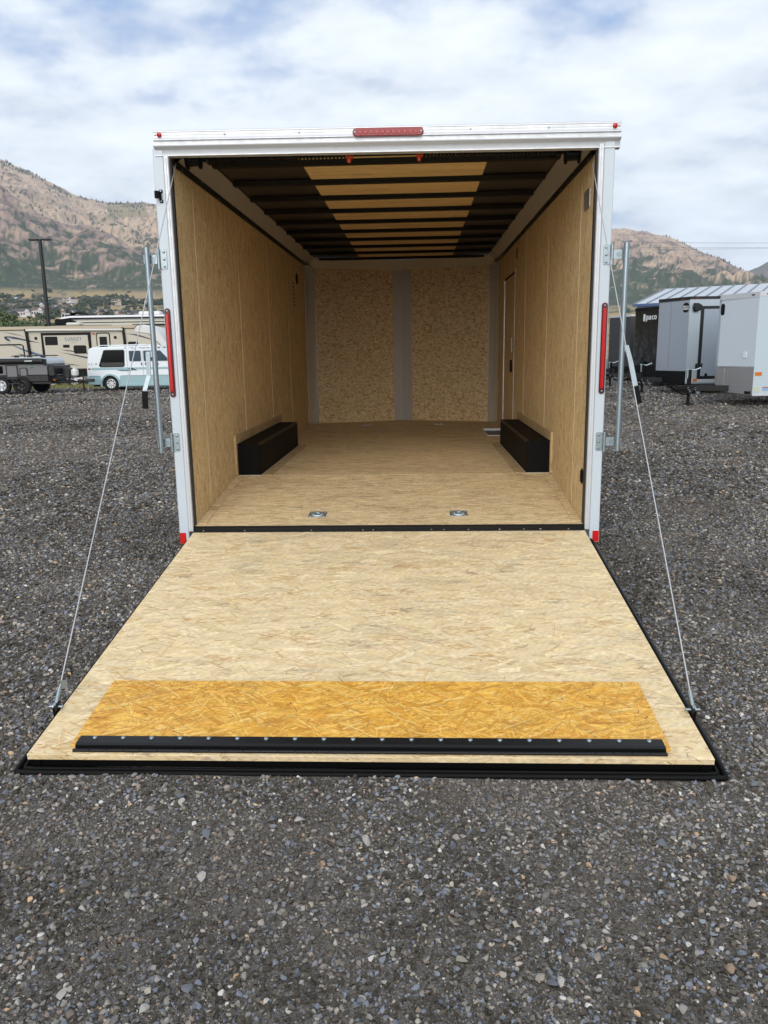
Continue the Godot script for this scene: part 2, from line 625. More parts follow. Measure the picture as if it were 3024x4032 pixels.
func gravel_image() -> Array:
	var f := FastNoiseLite.new()
	f.noise_type = FastNoiseLite.TYPE_CELLULAR
	f.cellular_return_type = FastNoiseLite.RETURN_CELL_VALUE
	f.frequency = 0.11
	f.seed = 2
	var g := f.duplicate()
	g.cellular_return_type = FastNoiseLite.RETURN_DISTANCE
	var s := 1024
	var a: PackedByteArray = f.get_seamless_image(s, s, false, false, 0.08).get_data()
	var b: PackedByteArray = g.get_seamless_image(s, s, false, false, 0.08).get_data()
	var pal := []
	var rng := RandomNumberGenerator.new()
	rng.seed = 12
	for k in 256:
		pal.push_back(stone_colour(rng).linear_to_srgb())
	var out := PackedByteArray()
	out.resize(s * s * 3)
	for k in s * s:
		var c: Color = pal[(a[k] * 37) & 255]
		out[k * 3] = int(c.r * 255.0)
		out[k * 3 + 1] = int(c.g * 255.0)
		out[k * 3 + 2] = int(c.b * 255.0)
	var im := Image.create_from_data(s, s, false, Image.FORMAT_RGB8, out)
	im.generate_mipmaps()
	var hm := Image.create_from_data(s, s, false, Image.FORMAT_L8, b)
	return [tex(im), tex(hm)]


func stone_colour(rng: RandomNumberGenerator, bias := 0.0) -> Color:
	var r := rng.randf()
	r = clampf(r + bias * minf(1.0, 2.5 * (1.0 - r)), 0.0, 0.999)
	var j := rng.randf_range(0.75, 1.3)
	var c := Color(0.036, 0.033, 0.029)
	if r < 0.26:
		c = Color(0.045, 0.039, 0.030)
	elif r < 0.48:
		c = Color(0.074, 0.063, 0.049)
	elif r < 0.62:
		c = Color(0.112, 0.099, 0.082)
	elif r < 0.765:
		c = Color(0.138, 0.152, 0.178)
	elif r < 0.90:
		c = Color(0.20, 0.187, 0.168)
	elif r < 0.955:
		c = Color(0.29, 0.258, 0.215)
	elif r < 0.98:
		c = Color(0.21, 0.158, 0.128)
	else:
		c = Color(0.43, 0.41, 0.38)
	if rng.randf() < 0.009:
		c = Color(0.40, 0.27, 0.16)
	return Color(c.r * j, c.g * j, c.b * j)


func stone_mesh(rng: RandomNumberGenerator, round_: float) -> ArrayMesh:
	# an icosphere cut by random planes: flat broken faces with worn edges
	var t := (1.0 + sqrt(5.0)) / 2.0
	var vs := [Vector3(-1, t, 0), Vector3(1, t, 0), Vector3(-1, -t, 0), Vector3(1, -t, 0), Vector3(0, -1, t), Vector3(0, 1, t), Vector3(0, -1, -t), Vector3(0, 1, -t), Vector3(t, 0, -1), Vector3(t, 0, 1), Vector3(-t, 0, -1), Vector3(-t, 0, 1)]
	var fs := [[0, 11, 5], [0, 5, 1], [0, 1, 7], [0, 7, 10], [0, 10, 11], [1, 5, 9], [5, 11, 4], [11, 10, 2], [10, 7, 6], [7, 1, 8], [3, 9, 4], [3, 4, 2], [3, 2, 6], [3, 6, 8], [3, 8, 9], [4, 9, 5], [2, 4, 11], [6, 2, 10], [8, 6, 7], [9, 8, 1]]
	var planes := []
	for k in 10:
		planes.push_back([Vector3(rng.randfn(), rng.randfn(), rng.randfn()).normalized(), rng.randf_range(0.25, 0.62)])
	var cut := func(p: Vector3) -> Vector3:
		var q := p.normalized()
		for pl in planes:
			var d: float = q.dot(pl[0]) - pl[1]
			if d > 0.0:
				q -= pl[0] * d * round_
		return q
	var b := MB.new()
	for f in fs:
		var p: Vector3 = vs[f[0]]
		var q: Vector3 = vs[f[1]]
		var r: Vector3 = vs[f[2]]
		var pq := (p.normalized() + q.normalized())
		var qr := (q.normalized() + r.normalized())
		var rp := (r.normalized() + p.normalized())
		for tr in [[p, pq, rp], [pq, q, qr], [rp, qr, r], [pq, qr, rp]]:
			var a: Vector3 = cut.call(tr[0])
			var d: Vector3 = cut.call(tr[1])
			var e: Vector3 = cut.call(tr[2])
			b.tri(a, d, e, a + d + e)
	return b.mesh()


func make_ground() -> void:
	var m := MB.new()
	m.coloured = true
	var rs := [0.0]
	var r := 0.5
	while r < 80.0:
		rs.push_back(r)
		r *= 1.075
	rs.push_back(80.0)
	var pn := noise(FastNoiseLite.TYPE_SIMPLEX_SMOOTH, 0.25, 8, 5)
	var segs := 180
	var pt := func(rr: float, s: int) -> Vector3:
		var a := TAU * s / segs
		var x := sin(a) * rr
		var z := 1.0 - cos(a) * rr
		return Vector3(x, ground_y(x, z), z)
	# patches where brown fines lie between the stones, scattered all over the lot
	var dusty := func(p: Vector3) -> float:
		return ss(0.32, 0.5, 0.36 + 0.8 * pn.get_noise_2d(p.x * 0.5 + 140.0, p.z * 0.5 + 30.0) + 0.5 * pn.get_noise_2d(p.x * 2.6 + 11.0, p.z * 2.6))
	var shade := func(p: Vector3) -> Color:
		var j: float = 1.0 + 0.45 * pn.get_noise_2d(p.x, p.z)
		var c := Color(1.22, 1.15, 1.07).lerp(Color(1.75, 1.50, 1.28), dusty.call(p))
		return Color(c.r * j, c.g * j, c.b * j)
	for i in rs.size() - 1:
		for s in segs:
			var q := [pt.call(rs[i], s), pt.call(rs[i], s + 1), pt.call(rs[i + 1], s + 1), pt.call(rs[i + 1], s)]
			for o in [[0, 1, 2], [0, 2, 3]]:
				var nn: Vector3 = (q[o[0]] - q[o[2]]).cross(q[o[0]] - q[o[1]])
				if nn.length_squared() < 1e-16:
					continue
				var ord: Array = o if nn.y > 0.0 else [o[0], o[2], o[1]]
				for k in ord:
					m.v.push_back(q[k]); m.n.push_back(Vector3.UP); m.u.push_back(Vector2(q[k].x, q[k].z) / 1.1); m.c.push_back(shade.call(q[k]))
	var g := gravel_image()
	var mt := StandardMaterial3D.new()
	mt.albedo_texture = g[0]
	mt.vertex_color_use_as_albedo = true
	mt.roughness = 0.9
	mt.heightmap_enabled = true
	mt.heightmap_texture = g[1]
	mt.heightmap_scale = 0.8
	mt.heightmap_flip_texture = true
	var ground := struct("gravel_lot", m.mesh(), mt)
	ground.set_meta("label", "dark grey crushed gravel lot")
	# loose stones on it
	var rng := RandomNumberGenerator.new()
	rng.seed = GRAVEL_SEED
	var kinds := []
	for k in 7:
		kinds.push_back(stone_mesh(rng, [1.0, 1.0, 1.0, 1.0, 0.85, 1.0, 0.7][k]))
	var smat := StandardMaterial3D.new()
	smat.vertex_color_use_as_albedo = true
	smat.roughness = 0.82
	smat.metallic_specular = 0.4
	var bufs := []
	for k in kinds:
		bufs.push_back(PackedFloat32Array())
	var fx := cam_at.x
	var fz := cam_at.z
	# bands round the viewer: inner and outer distance, stones per square metre, half sizes, power of the size law
	for band in [[1.0, 2.6, 17000.0, 0.0032, 0.011, 3.0], [2.6, 4.2, 10500.0, 0.0042, 0.013, 3.0], [4.2, 7.5, 3900.0, 0.0065, 0.016, 2.5], [7.5, 13.0, 1300.0, 0.010, 0.024, 2.2], [13.0, 24.0, 330.0, 0.016, 0.038, 2.0], [24.0, 36.0, 90.0, 0.026, 0.055, 2.0], [36.0, 52.0, 40.0, 0.04, 0.075, 2.0]]:
		var half := deg_to_rad(47.0)
		var area: float = half * (band[1] * band[1] - band[0] * band[0])
		for k in int(area * band[2]):
			var d := sqrt(lerpf(band[0] * band[0], band[1] * band[1], rng.randf()))
			var a := rng.randf_range(-half, half) - YAW
			var x := fx + sin(a) * d
			var z := fz - cos(a) * d
			var sz: float = lerpf(band[3], band[4], pow(rng.randf(), band[5])) * 1.12
			var yaw := rng.randf() * TAU
			var tip := rng.randfn() * 0.35
			var sx := sz * rng.randf_range(0.8, 1.35)
			var sy := sz * rng.randf_range(0.5, 0.85)
			var szz := sz * rng.randf_range(0.75, 1.05)
			var at := Vector3(x, 0, z)
			var col: Color = stone_colour(rng, minf(0.16, 0.26 * pn.get_noise_2d(x * 7.0, z * 7.0) + 0.22 * pn.get_noise_2d(x * 1.8 + 9.0, z * 1.8)))
			col = col.lerp(Color(0.155, 0.132, 0.112), 0.4 * dusty.call(at)) * (1.16 + 0.45 * pn.get_noise_2d(x, z))
			var kind := rng.randi() % kinds.size()
			var lift := rng.randf_range(-0.1, 0.7)
			if absf(x) < 1.245 and z < 2.212 and z > -6.5:
				continue
			var bs := Basis(Vector3.UP, yaw) * Basis(Vector3.RIGHT, tip) * Basis.from_scale(Vector3(sx, sy, szz))
			var y := ground_y(x, z) + sy * lift
			bufs[kind].append_array(PackedFloat32Array([bs.x.x, bs.y.x, bs.z.x, x, bs.x.y, bs.y.y, bs.z.y, y, bs.x.z, bs.y.z, bs.z.z, z, col.r, col.g, col.b, 1.0]))
	var gravel := Node3D.new()
	gravel.name = "loose_gravel"
	gravel.set_meta("kind", "stuff")
	gravel.set_meta("label", "loose crushed stones covering the lot")
	add_child(gravel)
	for k in kinds.size():
		var mm := MultiMesh.new()
		mm.transform_format = MultiMesh.TRANSFORM_3D
		mm.use_colors = true
		mm.mesh = kinds[k]
		mm.instance_count = bufs[k].size() / 16
		mm.buffer = bufs[k]
		var mi := MultiMeshInstance3D.new()
		mi.name = "stones" if k == 0 else "stones_%03d" % k
		mi.multimesh = mm
		mi.material_override = smat
		mi.set_meta("kind", "stuff")
		gravel.add_child(mi)
	# larger stones that can be told apart
	var sm := []
	for c in [Color(0.36, 0.34, 0.31), Color(0.24, 0.215, 0.18), Color(0.12, 0.13, 0.148), Color(0.13, 0.14, 0.155), Color(0.27, 0.19, 0.125), Color(0.15, 0.142, 0.13), Color(0.28, 0.25, 0.215), Color(0.085, 0.08, 0.073), Color(0.10, 0.095, 0.09)]:
		sm.push_back(mat(c.linear_to_srgb(), 0.8))
	var placed := 0
	while placed < 150:
		var d := sqrt(rng.randf_range(2.4, 11.0))
		var a := rng.randf_range(-0.5, 0.5) - YAW
		var x := fx + sin(a) * d
		var z := fz - cos(a) * d
		if absf(x) < 1.3 and z < 2.26:
			continue
		var sz := lerpf(0.009, 0.02, pow(rng.randf(), 2.0))
		var bs := Basis(Vector3.UP, rng.randf() * TAU) * Basis(Vector3.RIGHT, rng.randfn() * 0.2) * Basis.from_scale(Vector3(sz * rng.randf_range(1.0, 1.5), sz * rng.randf_range(0.55, 0.8), sz * 0.95))
		put("stone", kinds[rng.randi() % kinds.size()], sm[rng.randi() % sm.size()], ground, Transform3D(bs, Vector3(x, ground_y(x, z) + sz * 0.45, z)))
		placed += 1


# ---------------------------------------------------------------- hills
static func along(list: Array, x: float) -> float:
	if x <= list[0].x:
		return list[0].y
	for k in list.size() - 1:
		if x <= list[k + 1].x:
			return lerpf(list[k].y, list[k + 1].y, (x - list[k].x) / (list[k + 1].x - list[k].x))
	return list[-1].y


var crest := [Vector2(-80, 5.0), Vector2(-62, 9.5), Vector2(-45, 12.0), Vector2(-36, 13.2), Vector2(-30, 12.7), Vector2(-27.2, 12.1), Vector2(-25.7, 11.6), Vector2(-24.2, 10.9), Vector2(-23.3, 10.4), Vector2(-22.3, 10.1), Vector2(-21.5, 10.0), Vector2(-20.8, 9.9), Vector2(-19.3, 9.95), Vector2(-17.9, 10.0), Vector2(-12, 9.6), Vector2(-4, 8.8), Vector2(4, 8.2), Vector2(10, 7.7), Vector2(13.3, 7.95), Vector2(14.1, 7.9), Vector2(15.7, 7.6), Vector2(16.9, 7.2), Vector2(18.1, 6.7), Vector2(19.6, 5.9), Vector2(20.4, 5.6), Vector2(21.6, 4.9), Vector2(22.3, 4.5), Vector2(23.0, 3.9), Vector2(25, 2.9), Vector2(34, 4.2), Vector2(50, 5.0), Vector2(80, 3.4)]
var spur := [Vector2(-80, 3.0), Vector2(-55, 8.0), Vector2(-45, 10.5), Vector2(-30, 11.2), Vector2(-27.4, 10.4), Vector2(-26.2, 9.6), Vector2(-24.8, 8.7), Vector2(-23.4, 8.3), Vector2(-22.3, 8.2), Vector2(-21.2, 7.9), Vector2(-20, 7.2), Vector2(-18.8, 6.9), Vector2(-16, 5.5), Vector2(-12, 3.5), Vector2(36, 2.0)]
var far_crest := [Vector2(-45, 2.0), Vector2(18, 2.0), Vector2(21, 4.2), Vector2(23.2, 5.2), Vector2(26, 6.2), Vector2(36, 7.0)]
var hn: FastNoiseLite
var rn: FastNoiseLite


func hill_y(az: float, r: float) -> Vector2:
	# height and which ridge it belongs to
	var x := sin(deg_to_rad(az)) * r
	var z := -cos(deg_to_rad(az)) * r
	var foot := lerpf(4.6, 3.0, ss(-14.0, 10.0, az))
	var which := 0.0
	var h := 0.0
	if r < 1300.0:
		var t := clampf((r - 76.0) / 1224.0, 0.0, 1.0)
		h = r * tan(deg_to_rad(lerpf(-0.1, foot, pow(t, 0.82)))) - 0.4
		h += 5.0 * hn.get_noise_2d(x * 1.2, z * 1.2) * ss(0.15, 0.5, t) * (1.0 - ss(0.9, 1.0, t) * 0.5)
	else:
		var base := 1300.0 * tan(deg_to_rad(foot)) - 0.4
		var t := clampf((r - 1300.0) / 1500.0, 0.0, 1.0)
		var s := along(crest, az)
		var h1 := r * tan(deg_to_rad(lerpf(foot, s, pow(t, 1.2))))
		if r > 2800.0:
			h1 = 2800.0 * tan(deg_to_rad(s)) - (r - 2800.0) * 0.4
		var rough := rn.get_noise_2d(x, z)
		var fine := hn.get_noise_2d(x * 3.0, z * 3.0)
		h1 += (46.0 * rough + 5.0 * fine) * ss(0.0, 0.25, t) * (1.0 - 0.9 * ss(0.7, 1.0, t)) + 4.0 * fine * t
		var t2 := clampf((r - 1300.0) / 650.0, 0.0, 1.0)
		var h2 := r * tan(deg_to_rad(lerpf(foot, along(spur, az), pow(t2, 0.9))))
		if r > 1950.0:
			h2 = 1950.0 * tan(deg_to_rad(along(spur, az))) - (r - 1950.0) * 0.5
		h2 += (32.0 * rough + 5.0 * fine) * ss(0.0, 0.3, t2) * (1.0 - 0.6 * ss(0.8, 1.0, t2))
		h = maxf(maxf(h1, h2), base)
		which = 1.0 if h2 >= h1 else 0.0
		if r > 3000.0:
			var t3 := clampf((r - 3000.0) / 1000.0, 0.0, 1.0)
			var h3 := r * tan(deg_to_rad(lerpf(2.0, along(far_crest, az), t3)))
			h3 += 10.0 * rough * t3
			if h3 > h:
				h = h3
				which = 2.0
	return Vector2(h, which)


func make_hills() -> void:
	hn = noise(FastNoiseLite.TYPE_SIMPLEX_SMOOTH, 0.006, 61, 5)
	rn = FastNoiseLite.new()
	rn.noise_type = FastNoiseLite.TYPE_SIMPLEX_SMOOTH
	rn.frequency = 0.0034
	rn.seed = 17
	rn.fractal_type = FastNoiseLite.FRACTAL_RIDGED
	rn.fractal_octaves = 5
	var cn := noise(FastNoiseLite.TYPE_SIMPLEX_SMOOTH, 0.012, 71, 5)
	var en := noise(FastNoiseLite.TYPE_SIMPLEX_SMOOTH, 0.045, 72, 5)
	var fn := noise(FastNoiseLite.TYPE_SIMPLEX_SMOOTH, 0.11, 73, 3)
	var rs := []
	var r := 76.0
	while r < 1290.0:
		rs.push_back(r)
		r *= 1.028
	r = 1300.0
	while r < 2860.0:
		rs.push_back(r)
		r += 10.0
	for k in [2950.0, 3100.0, 3250.0, 3400.0, 3550.0, 3700.0, 3800.0, 3900.0, 4000.0]:
		rs.push_back(k)
	var azs := []
	var az_at := -80.0
	while az_at < 80.01:
		azs.push_back(az_at)
		az_at += 0.1 if (az_at > -33.0 and az_at < -14.0) or (az_at > 10.0 and az_at < 28.0) else 0.4
	var na := azs.size() - 1
	var nr := rs.size()
	var vs := PackedVector3Array()
	var cs := PackedColorArray()
	var rock := Color(0.52, 0.385, 0.27)
	var pink := Color(0.29, 0.20, 0.175)
	var scrub := Color(0.050, 0.066, 0.042)
	var scrub2 := Color(0.085, 0.10, 0.055)
	var straw := Color(0.38, 0.285, 0.135)
	for i in nr:
		for j in na + 1:
			var az: float = azs[j]
			var rr: float = rs[i]
			var hw := hill_y(az, rr)
			var x := sin(deg_to_rad(az)) * rr
			var z := -cos(deg_to_rad(az)) * rr
			vs.push_back(Vector3(x, hw.x, z))
			var c1 := cn.get_noise_3d(x, hw.x * 1.6, z)
			var c2 := en.get_noise_3d(x, hw.x * 1.6, z)
			var c4 := fn.get_noise_3d(x, hw.x * 2.0, z)
			var c3 := hn.get_noise_2d(x * 0.5 + 900.0, z * 0.5)
			var c: Color
			if rr < 1300.0:
				c = straw.lerp(Color(0.30, 0.235, 0.15), clampf(0.5 + c1 * 1.3, 0, 1))
				c = c.lerp(scrub2, ss(0.2, 0.45, c3 + 0.35 * c2 + 0.1 * c1))
				c = c.lerp(scrub, ss(0.25, 0.35, c2 + 0.3 * c1) * 0.7)
				c = c.lerp(scrub, ss(1180.0, 1300.0, rr) * 0.6)
			else:
				var t := clampf((rr - 1300.0) / 1500.0, 0.0, 1.0)
				var hgt := rad_to_deg(atan(hw.x / rr))
				var top := along(crest, az)
				var k: float = clampf((hgt - 4.0) / maxf(1.0, top - 4.0), 0.0, 1.0)
				c = rock.lerp(pink, clampf(0.22 + 1.3 * c1 + (0.7 if hw.y == 1.0 else 0.0) - 0.2 * k + (0.38 if az > 5.0 else 0.0), 0, 1))
				var j2 := 1.0 + 0.28 * c2 + 0.12 * c4
				c = Color(c.r * j2, c.g * j2, c.b * j2)
				var green := 0.46 - 1.15 * k + 0.9 * c1 + 0.9 * c2 + 0.5 * c3 + (0.10 if hw.y == 1.0 else 0.0)
				if az > 5.0:
					green += 0.05
				c = c.lerp(scrub.lerp(scrub2, clampf(0.5 + c2, 0, 1)), ss(-0.05, 0.12, green))
				c = c.lerp(scrub, ss(0.10, 0.28, c4 + 0.3 * c2 + 0.3 * (0.55 - k)) * 0.65)
				c = c.lerp(rock, ss(0.16, 0.34, -c4 - 0.3 * c2 - 0.1) * 0.22)
				if hw.y == 2.0:
					c = scrub2.lerp(pink, clampf(0.3 + c1, 0, 1))
				if hw.y == 0.0 and k > 0.86 and az < -18.5 and az > -21.0:
					c = c.lerp(scrub2.lerp(straw, 0.45), 0.7)
			cs.push_back(c)
	var ns := PackedVector3Array()
	ns.resize(vs.size())
	var idx := PackedInt32Array()
	for i in nr - 1:
		for j in na:
			var p := i * (na + 1) + j
			for tr in [[p, p + 1, p + na + 2], [p, p + na + 2, p + na + 1]]:
				var nn: Vector3 = (vs[tr[0]] - vs[tr[2]]).cross(vs[tr[0]] - vs[tr[1]])
				var o: Array = tr
				if nn.y < 0.0:
					nn = -nn
					o = [tr[0], tr[2], tr[1]]
				for k in o:
					idx.push_back(k)
					ns[k] += nn
	for k in ns.size():
		ns[k] = ns[k].normalized()
	var a := []
	a.resize(Mesh.ARRAY_MAX)
	a[Mesh.ARRAY_VERTEX] = vs
	a[Mesh.ARRAY_NORMAL] = ns
	a[Mesh.ARRAY_COLOR] = cs
	a[Mesh.ARRAY_INDEX] = idx
	var m := ArrayMesh.new()
	m.add_surface_from_arrays(Mesh.PRIMITIVE_TRIANGLES, a)
	var mt := StandardMaterial3D.new()
	mt.vertex_color_use_as_albedo = true
	mt.roughness = 0.95
	mt.metallic_specular = 0.2
	struct("hills", m, mt).set_meta("label", "rocky mountains with scrub above dry grass foothills")
	# the plain on the other sides
	var b := MB.new()
	b.col = Color.WHITE
	for k in 60:
		var az0 := deg_to_rad(80.0 + 200.0 * k / 60.0)
		var az1 := deg_to_rad(80.0 + 200.0 * (k + 1) / 60.0)
		for q in [[76.0, 400.0], [400.0, 4200.0]]:
			var p0 := Vector3(sin(az0), 0, -cos(az0))
			var p1 := Vector3(sin(az1), 0, -cos(az1))
			b.quad(p0 * q[0] + Vector3.DOWN * 0.5, p1 * q[0] + Vector3.DOWN * 0.5, p1 * q[1] + Vector3.DOWN * 0.5, p0 * q[1] + Vector3.DOWN * 0.5, Vector3.UP)
	struct("plain", b.mesh(), mat(Color(0.30, 0.25, 0.16).linear_to_srgb(), 0.95))


func leaf_blob(rng: RandomNumberGenerator, count: int, size: float, tall: float) -> ArrayMesh:
	# a crown of many small leaf clumps through its volume, a few hollows in it
	var b := MB.new()
	b.coloured = true
	var lobes := []
	for k in 7:
		lobes.push_back([Vector3(rng.randfn() * 0.32, rng.randf_range(0.3, 0.85) * tall, rng.randfn() * 0.32), rng.randf_range(0.28, 0.45)])
	for k in count:
		var l: Array = lobes[rng.randi() % lobes.size()]
		var d := Vector3(rng.randfn(), rng.randfn(), rng.randfn()).normalized()
		var p: Vector3 = l[0] + d * l[1] * pow(rng.randf(), 0.4)
		var nn := (d + Vector3(rng.randfn(), rng.randfn() + 0.4, rng.randfn()) * 0.5).normalized()
		var t := nn.cross(Vector3(rng.randfn(), rng.randfn(), rng.randfn())).normalized()
		var q := nn.cross(t)
		var s := size * rng.randf_range(0.6, 1.3)
		var g := rng.randf_range(0.7, 1.3)
		b.col = Color(g, g * rng.randf_range(0.94, 1.06), g * 0.95)
		b.tri(p - t * s, p + t * s, p + q * s * 1.5, nn)
	return b.mesh()


func make_far_plants() -> void:
	var rng := RandomNumberGenerator.new()
	rng.seed = 77
	var tm := StandardMaterial3D.new()
	tm.vertex_color_use_as_albedo = true
	tm.albedo_color = Color(0.085, 0.105, 0.062).linear_to_srgb()
	tm.roughness = 0.9
	tm.metallic_specular = 0.2
	var blob := leaf_blob(rng, 130, 0.17, 1.0)
	# trees among the houses on the bench, and scrub
	var mm := MultiMesh.new()
	mm.transform_format = MultiMesh.TRANSFORM_3D
	mm.use_colors = true
	mm.mesh = blob
	var list := []
	var cl := noise(FastNoiseLite.TYPE_SIMPLEX_SMOOTH, 0.009, 5, 3)
	while list.size() < 720:
		var az := rng.randf_range(-29.0, -14.0) if rng.randf() < 0.8 else rng.randf_range(11.0, 27.0)
		var r := sqrt(rng.randf_range(420.0 * 420.0, 1250.0 * 1250.0))
		var x := sin(deg_to_rad(az)) * r
		var z := -cos(deg_to_rad(az)) * r
		var belt := 0.0
		if az < 0.0:
			belt = 0.55 * exp(-pow((r - 1010.0) / 60.0, 2.0)) + 0.75 * exp(-pow((r - 780.0) / 110.0, 2.0)) * ss(-19.5, -24.0, az) + 0.3 * exp(-pow((r - 800.0) / 60.0, 2.0))
		if cl.get_noise_2d(x, z) * 0.9 + belt + rng.randf_range(-0.12, 0.12) < 0.36:
			continue
		var s := rng.randf_range(3.0, 6.5) if rng.randf() < 0.75 else rng.randf_range(1.5, 3.0)
		var y := hill_y(az, r).x
		list.push_back([Transform3D(Basis(Vector3.UP, rng.randf() * TAU) * Basis.from_scale(Vector3(s, s * rng.randf_range(0.8, 1.4), s)), Vector3(x, y - 0.2 * s, z)), rng.randf_range(0.65, 1.25)])
	mm.instance_count = list.size()
	for k in list.size():
		mm.set_instance_transform(k, list[k][0])
		var g: float = list[k][1]
		mm.set_instance_color(k, Color(g, g, g * 0.95))
	var mi := MultiMeshInstance3D.new()
	mi.name = "hillside_trees"
	mi.multimesh = mm
	mi.material_override = tm
	mi.set_meta("kind", "stuff")
	mi.set_meta("label", "dark green trees and scrub among the hillside houses")
	add_child(mi)
	# conifers dotted over the upper slopes
	var cb := MB.new()
	for k in 3:
		cb.lathe(Transform3D(Basis.IDENTITY, Vector3(0, 0.22 * k, 0)), [Vector2(0.34 - 0.08 * k, 0.1), Vector2(0.02, 0.62)], 6)
	var mc := MultiMesh.new()
	mc.transform_format = MultiMesh.TRANSFORM_3D
	mc.mesh = cb.mesh()
	var cl2 := []
	while cl2.size() < 1300:
		var az := rng.randf_range(-29.0, -16.0) if rng.randf() < 0.75 else rng.randf_range(12.5, 24.0)
		var r := rng.randf_range(1900.0, 2800.0)
		if rng.randf() < 0.25:
			r = rng.randf_range(2740.0, 2800.0)
		var x := sin(deg_to_rad(az)) * r
		var z := -cos(deg_to_rad(az)) * r
		if cl.get_noise_2d(x * 0.7, z * 0.7) < -0.02:
			continue
		var s := rng.randf_range(3.5, 9.0)
		cl2.push_back(Transform3D(Basis.from_scale(Vector3(s * 0.9, s, s * 0.9)), Vector3(x, hill_y(az, r).x - 1.0, z)))
	mc.instance_count = cl2.size()
	for k in cl2.size():
		mc.set_instance_transform(k, cl2[k])
	var mj := MultiMeshInstance3D.new()
	mj.name = "mountain_conifers"
	mj.multimesh = mc
	mj.material_override = mat(Color(0.04, 0.055, 0.04).linear_to_srgb(), 0.95)
	mj.set_meta("kind", "stuff")
	mj.set_meta("label", "dark conifers dotted over the upper mountain slopes")
	add_child(mj)
	# near trees at the edge of the lot, over the roof of the long camper
	var leaf := StandardMaterial3D.new()
	leaf.vertex_color_use_as_albedo = true
	leaf.albedo_color = Color(0.075, 0.115, 0.04).linear_to_srgb()
	leaf.roughness = 0.8
	leaf.backlight_enabled = true
	leaf.backlight = Color(0.02, 0.03, 0.01)
	var k := 0
	for t in [[-32.3, 66.0, 5.5, "leftmost of the round green trees behind the long beige camper"], [-32.2, 68.0, 5.2, "second green tree from the left behind the long beige camper"], [-32.6, 71.0, 4.6, "small green tree at the right end of the clump behind the beige camper"], [-43.9, 90.0, 6.6, "dark green tree half hidden behind the clump at the left edge"], [-43.0, 97.0, 5.6, "pointed dark tree standing alone right of the green clump"]]:
		var p := ahead(t[0], t[1], 0.0)
		p.y = hill_y(rad_to_deg(atan2(p.x, -p.z)), maxf(80.0, Vector2(p.x, p.z).length())).x - 0.4
		var o := thing("leafy_tree", t[3], "tree", p, 0.0, "trees at the edge of the lot")
		var tr := MB.new()
		tr.tube([Vector3.ZERO, Vector3(0.1, t[2] * 0.35, 0), Vector3(0, t[2] * 0.7, 0.1)], 0.16, 7, true, 0.06)
		part("trunk", tr, mat(Color(0.25, 0.2, 0.16), 0.9), o)
		var cr := put("crown", leaf_blob(rng, 2600, 0.05, 1.0), leaf, o)
		cr.scale = Vector3(t[2] * 0.75, t[2], t[2] * 0.75)
		k += 1


func make_weeds() -> void:
	var rng := RandomNumberGenerator.new()
	rng.seed = 52
	var b := MB.new()
	for k in 2600:
		var p := ahead(rng.randf_range(-20.5, -15.0), rng.randf_range(42.3, 47.0))
		p.y = ground_y(p.x, p.z)
		var h := rng.randf_range(0.08, 0.30)
		var a := rng.randf() * TAU
		var sd := Vector3(cos(a), 0, sin(a)) * 0.02
		b.tri(p - sd, p + sd, p + Vector3(rng.randfn() * 0.07, h, rng.randfn() * 0.07), Vector3(-sd.z, 0.4, sd.x))
	var o := part("weeds", b, mat(Color(0.26, 0.25, 0.09).linear_to_srgb(), 0.9), self)
	o.set_meta("kind", "stuff")
	o.set_meta("label", "yellowish weeds growing under the long beige camper")


